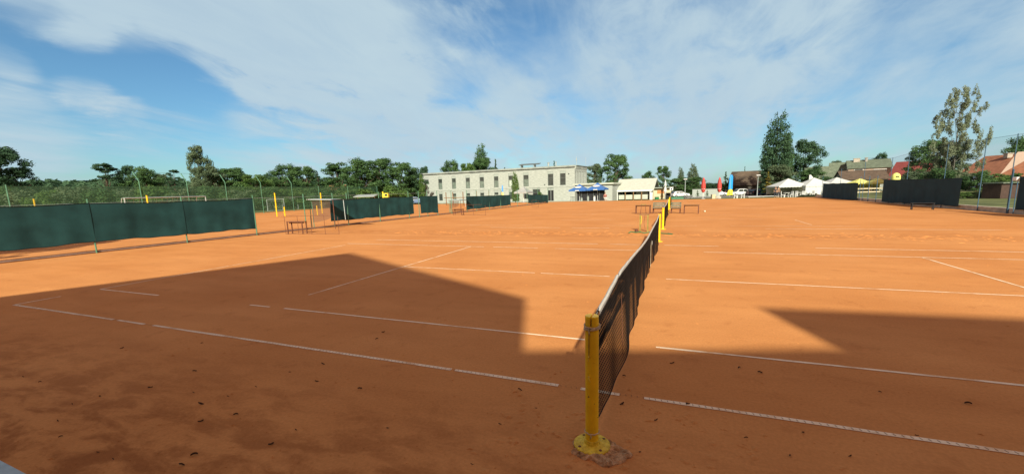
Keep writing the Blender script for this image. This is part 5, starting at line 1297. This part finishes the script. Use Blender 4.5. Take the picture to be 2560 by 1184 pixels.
for x in (-8, -5, -2, 8, 11, 14): 
    fr = MB().box((x, .03, 1.7), (1.4, .06, 1.3)).build('window', m_white, club); MB().box((x, .07, 1.7), (1.2, .02, 1.1)).build('pane', m_glass, fr)
dd = MB().box((0, .03, 1.05), (1.1, .06, 2.1)).build('door', m_wood, club); MB().box((.4, .08, 1.05), (.03, .05, .14)).build('handle', m_galv, dd)

# ---------------------------------------------------------------- sun, sky
sdir = SV.normalized(); elev = math.asin(sdir.z); az = math.atan2(sdir.x, sdir.y)
sun_d = bpy.data.lights.new('sun', 'SUN'); sun_d.energy = 5.0; sun_d.angle = R(1.0); sun_d.color = (1, .965, .80)
sun = bpy.data.objects.new('sun', sun_d); col.objects.link(sun); sun.rotation_euler = sdir.to_track_quat('Z', 'Y').to_euler()
wd = bpy.data.worlds.new('World'); scene.world = wd; wd.use_nodes = True; N = wd.node_tree.nodes; L = wd.node_tree.links
bg = N['Background']; sky = N.new('ShaderNodeTexSky'); sky.sky_type = 'NISHITA'; sky.sun_disc = False; sky.sun_elevation = elev; sky.sun_rotation = az
sky.air_density = 1.0; sky.dust_density = .6; sky.ozone_density = 1.6
bg.inputs[1].default_value = .098
tc = N.new('ShaderNodeTexCoord'); vec = tc.outputs['Generated']
sep = N.new('ShaderNodeSeparateXYZ'); L.new(vec, sep.inputs[0])
def math_(op, a, b_=None, c_=None, clamp=False):
    m_ = N.new('ShaderNodeMath'); m_.operation = op; m_.use_clamp = clamp
    for i, v in enumerate((a, b_, c_)):
        if v is None: continue
        if isinstance(v, (int, float)): m_.inputs[i].default_value = v
        else: L.new(v, m_.inputs[i])
    return m_.outputs[0]
zz = math_('ADD', math_('MAXIMUM', sep.outputs[2], 0), .22)
cx, cyy = math_('DIVIDE', sep.outputs[0], zz), math_('DIVIDE', sep.outputs[1], zz)
comb = N.new('ShaderNodeCombineXYZ'); L.new(cx, comb.inputs[0]); L.new(cyy, comb.inputs[1])
def wn(scale, detail, rough, dist, st=(1, 1, 1), rot=0, off=(0, 0, 0)):
    mp = N.new('ShaderNodeMapping'); mp.inputs['Scale'].default_value = st; mp.inputs['Rotation'].default_value = (0, 0, rot); mp.inputs['Location'].default_value = off; L.new(comb.outputs[0], mp.inputs[0])
    n_ = N.new('ShaderNodeTexNoise'); n_.inputs['Scale'].default_value = scale; n_.inputs['Detail'].default_value = detail; n_.inputs['Roughness'].default_value = rough; n_.inputs['Distortion'].default_value = dist; L.new(mp.outputs[0], n_.inputs[0]); return n_.outputs[0]
n1 = wn(1.5, 10, .55, .35, (1, .75, 1), .5); n2 = wn(4.5, 8, .6, .4, (1, .55, 1), .6, (3, 1, 0)); n3 = wn(.8, 3, .5, .2, (1, 1, 1), 0, (7, 2, 0))
n6 = wn(2.6, 10, .58, .5, (1, .5, 1), .7, (4, 4, 0))
BL = [  # px, py, radius px, weight
    (250, 230, 280, -.22), (120, 90, 120, -.12), (480, 200, 120, -.16), (430, 330, 220, -.16), (700, 330, 90, -.08),
    (1200, 15, 190, -.34), (1010, -30, 130, -.15), (1400, 50, 110, -.16), (1210, 240, 60, -.08), (1590, 190, 120, -.10), (2100, 390, 320, -.10), (1300, 420, 300, -.06),
    (820, 130, 300, .28), (1080, 250, 260, .25), (560, 40, 190, .22), (700, 60, 220, .16), (140, 20, 130, .26), (300, 30, 120, .2), (1450, 250, 330, .17), (1750, 90, 270, .20), (2300, 170, 420, .10), (60, 310, 120, .12), (640, 235, 50, .15), (225, 235, 70, .26), (300, 280, 70, .2), (340, 310, 80, .16), (200, 95, 70, .14), (100, 320, 160, .16), (30, 165, 60, .2), (2250, 420, 200, -.02)]
acc = 0.0
for px, py, r_, w_ in BL:
    dv = ray(px, py).normalized(); ca = math.cos(math.atan(r_/FOC*math.cos(math.atan(abs(px-1280)/FOC))**1.3)*1.15)
    dt = N.new('ShaderNodeVectorMath'); dt.operation = 'DOT_PRODUCT'; L.new(vec, dt.inputs[0]); dt.inputs[1].default_value = dv
    mr = N.new('ShaderNodeMapRange'); mr.interpolation_type = 'SMOOTHSTEP'; mr.inputs[1].default_value = ca; mr.inputs[2].default_value = 1.0; mr.inputs[3].default_value = 0; mr.inputs[4].default_value = w_
    # blobs are warped by the noise so that their edges read as cloud
    wv = math_('ADD', dt.outputs['Value'], math_('MULTIPLY', math_('SUBTRACT', n2, .5), .10*(1-ca)/.05 if ca > .95 else .10))
    L.new(wv, mr.inputs[0]); acc = math_('ADD', mr.outputs[0], acc)
val = math_('ADD', math_('ADD', math_('MULTIPLY', n1, .85), math_('ADD', math_('MULTIPLY', n2, .5), math_('MULTIPLY', math_('SUBTRACT', n6, .5), .5))), acc)
mr = N.new('ShaderNodeMapRange'); mr.interpolation_type = 'SMOOTHSTEP'; mr.inputs[1].default_value = .40; mr.inputs[2].default_value = 1.0; L.new(val, mr.inputs[0])
n4 = wn(2.2, 9, .62, .5, (1, .28, 1), 1.05, (2, 5, 0)); n5 = wn(5.5, 9, .6, .6, (1, .35, 1), .9, (1, 9, 0))
cir = N.new('ShaderNodeMapRange'); cir.interpolation_type = 'SMOOTHSTEP'; cir.inputs[1].default_value = .44; cir.inputs[2].default_value = .72; cir.inputs[4].default_value = .7
L.new(math_('ADD', math_('MULTIPLY', n4, .7), math_('MULTIPLY', n5, .3)), cir.inputs[0])
base_ = math_('MULTIPLY', mr.outputs[0], math_('ADD', .72, math_('MULTIPLY', n5, .42)))
mask = math_('MINIMUM', math_('ADD', base_, math_('MULTIPLY', cir.outputs[0], math_('SUBTRACT', 1.0, base_))), .95)
cc = N.new('ShaderNodeMix'); cc.data_type = 'RGBA'; L.new(math_('ADD', math_('MULTIPLY', n3, .5), math_('MULTIPLY', n2, .5)), cc.inputs[0]); cc.inputs[6].default_value = (3.1, 4.2, 5.3, 1); cc.inputs[7].default_value = (4.5, 5.6, 5.9, 1)
sk = N.new('ShaderNodeMix'); sk.data_type = 'RGBA'; sk.blend_type = 'MULTIPLY'; sk.inputs[0].default_value = 1; L.new(sky.outputs[0], sk.inputs[6]); sk.inputs[7].default_value = (.48, .74, .86, 1)
mx = N.new('ShaderNodeMix'); mx.data_type = 'RGBA'; L.new(mask, mx.inputs[0]); L.new(sk.outputs[2], mx.inputs[6]); L.new(cc.outputs[2], mx.inputs[7])
# warm tint added to the unseen sky around the sun to redden the shade
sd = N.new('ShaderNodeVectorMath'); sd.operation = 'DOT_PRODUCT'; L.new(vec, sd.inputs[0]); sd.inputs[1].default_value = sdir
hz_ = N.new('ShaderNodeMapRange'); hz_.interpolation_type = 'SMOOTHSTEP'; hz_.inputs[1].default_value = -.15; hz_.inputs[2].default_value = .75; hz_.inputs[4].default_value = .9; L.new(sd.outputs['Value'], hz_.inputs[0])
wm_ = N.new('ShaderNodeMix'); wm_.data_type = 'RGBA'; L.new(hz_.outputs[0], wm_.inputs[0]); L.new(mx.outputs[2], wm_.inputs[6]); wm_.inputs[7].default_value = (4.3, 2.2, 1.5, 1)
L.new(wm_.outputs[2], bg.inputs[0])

scene.view_settings.view_transform = 'Standard'; scene.view_settings.look = 'None'; scene.view_settings.gamma = 1; scene.view_settings.exposure = .42
scene.render.engine = 'CYCLES'; scene.cycles.max_bounces = 6; scene.cycles.transparent_max_bounces = 12
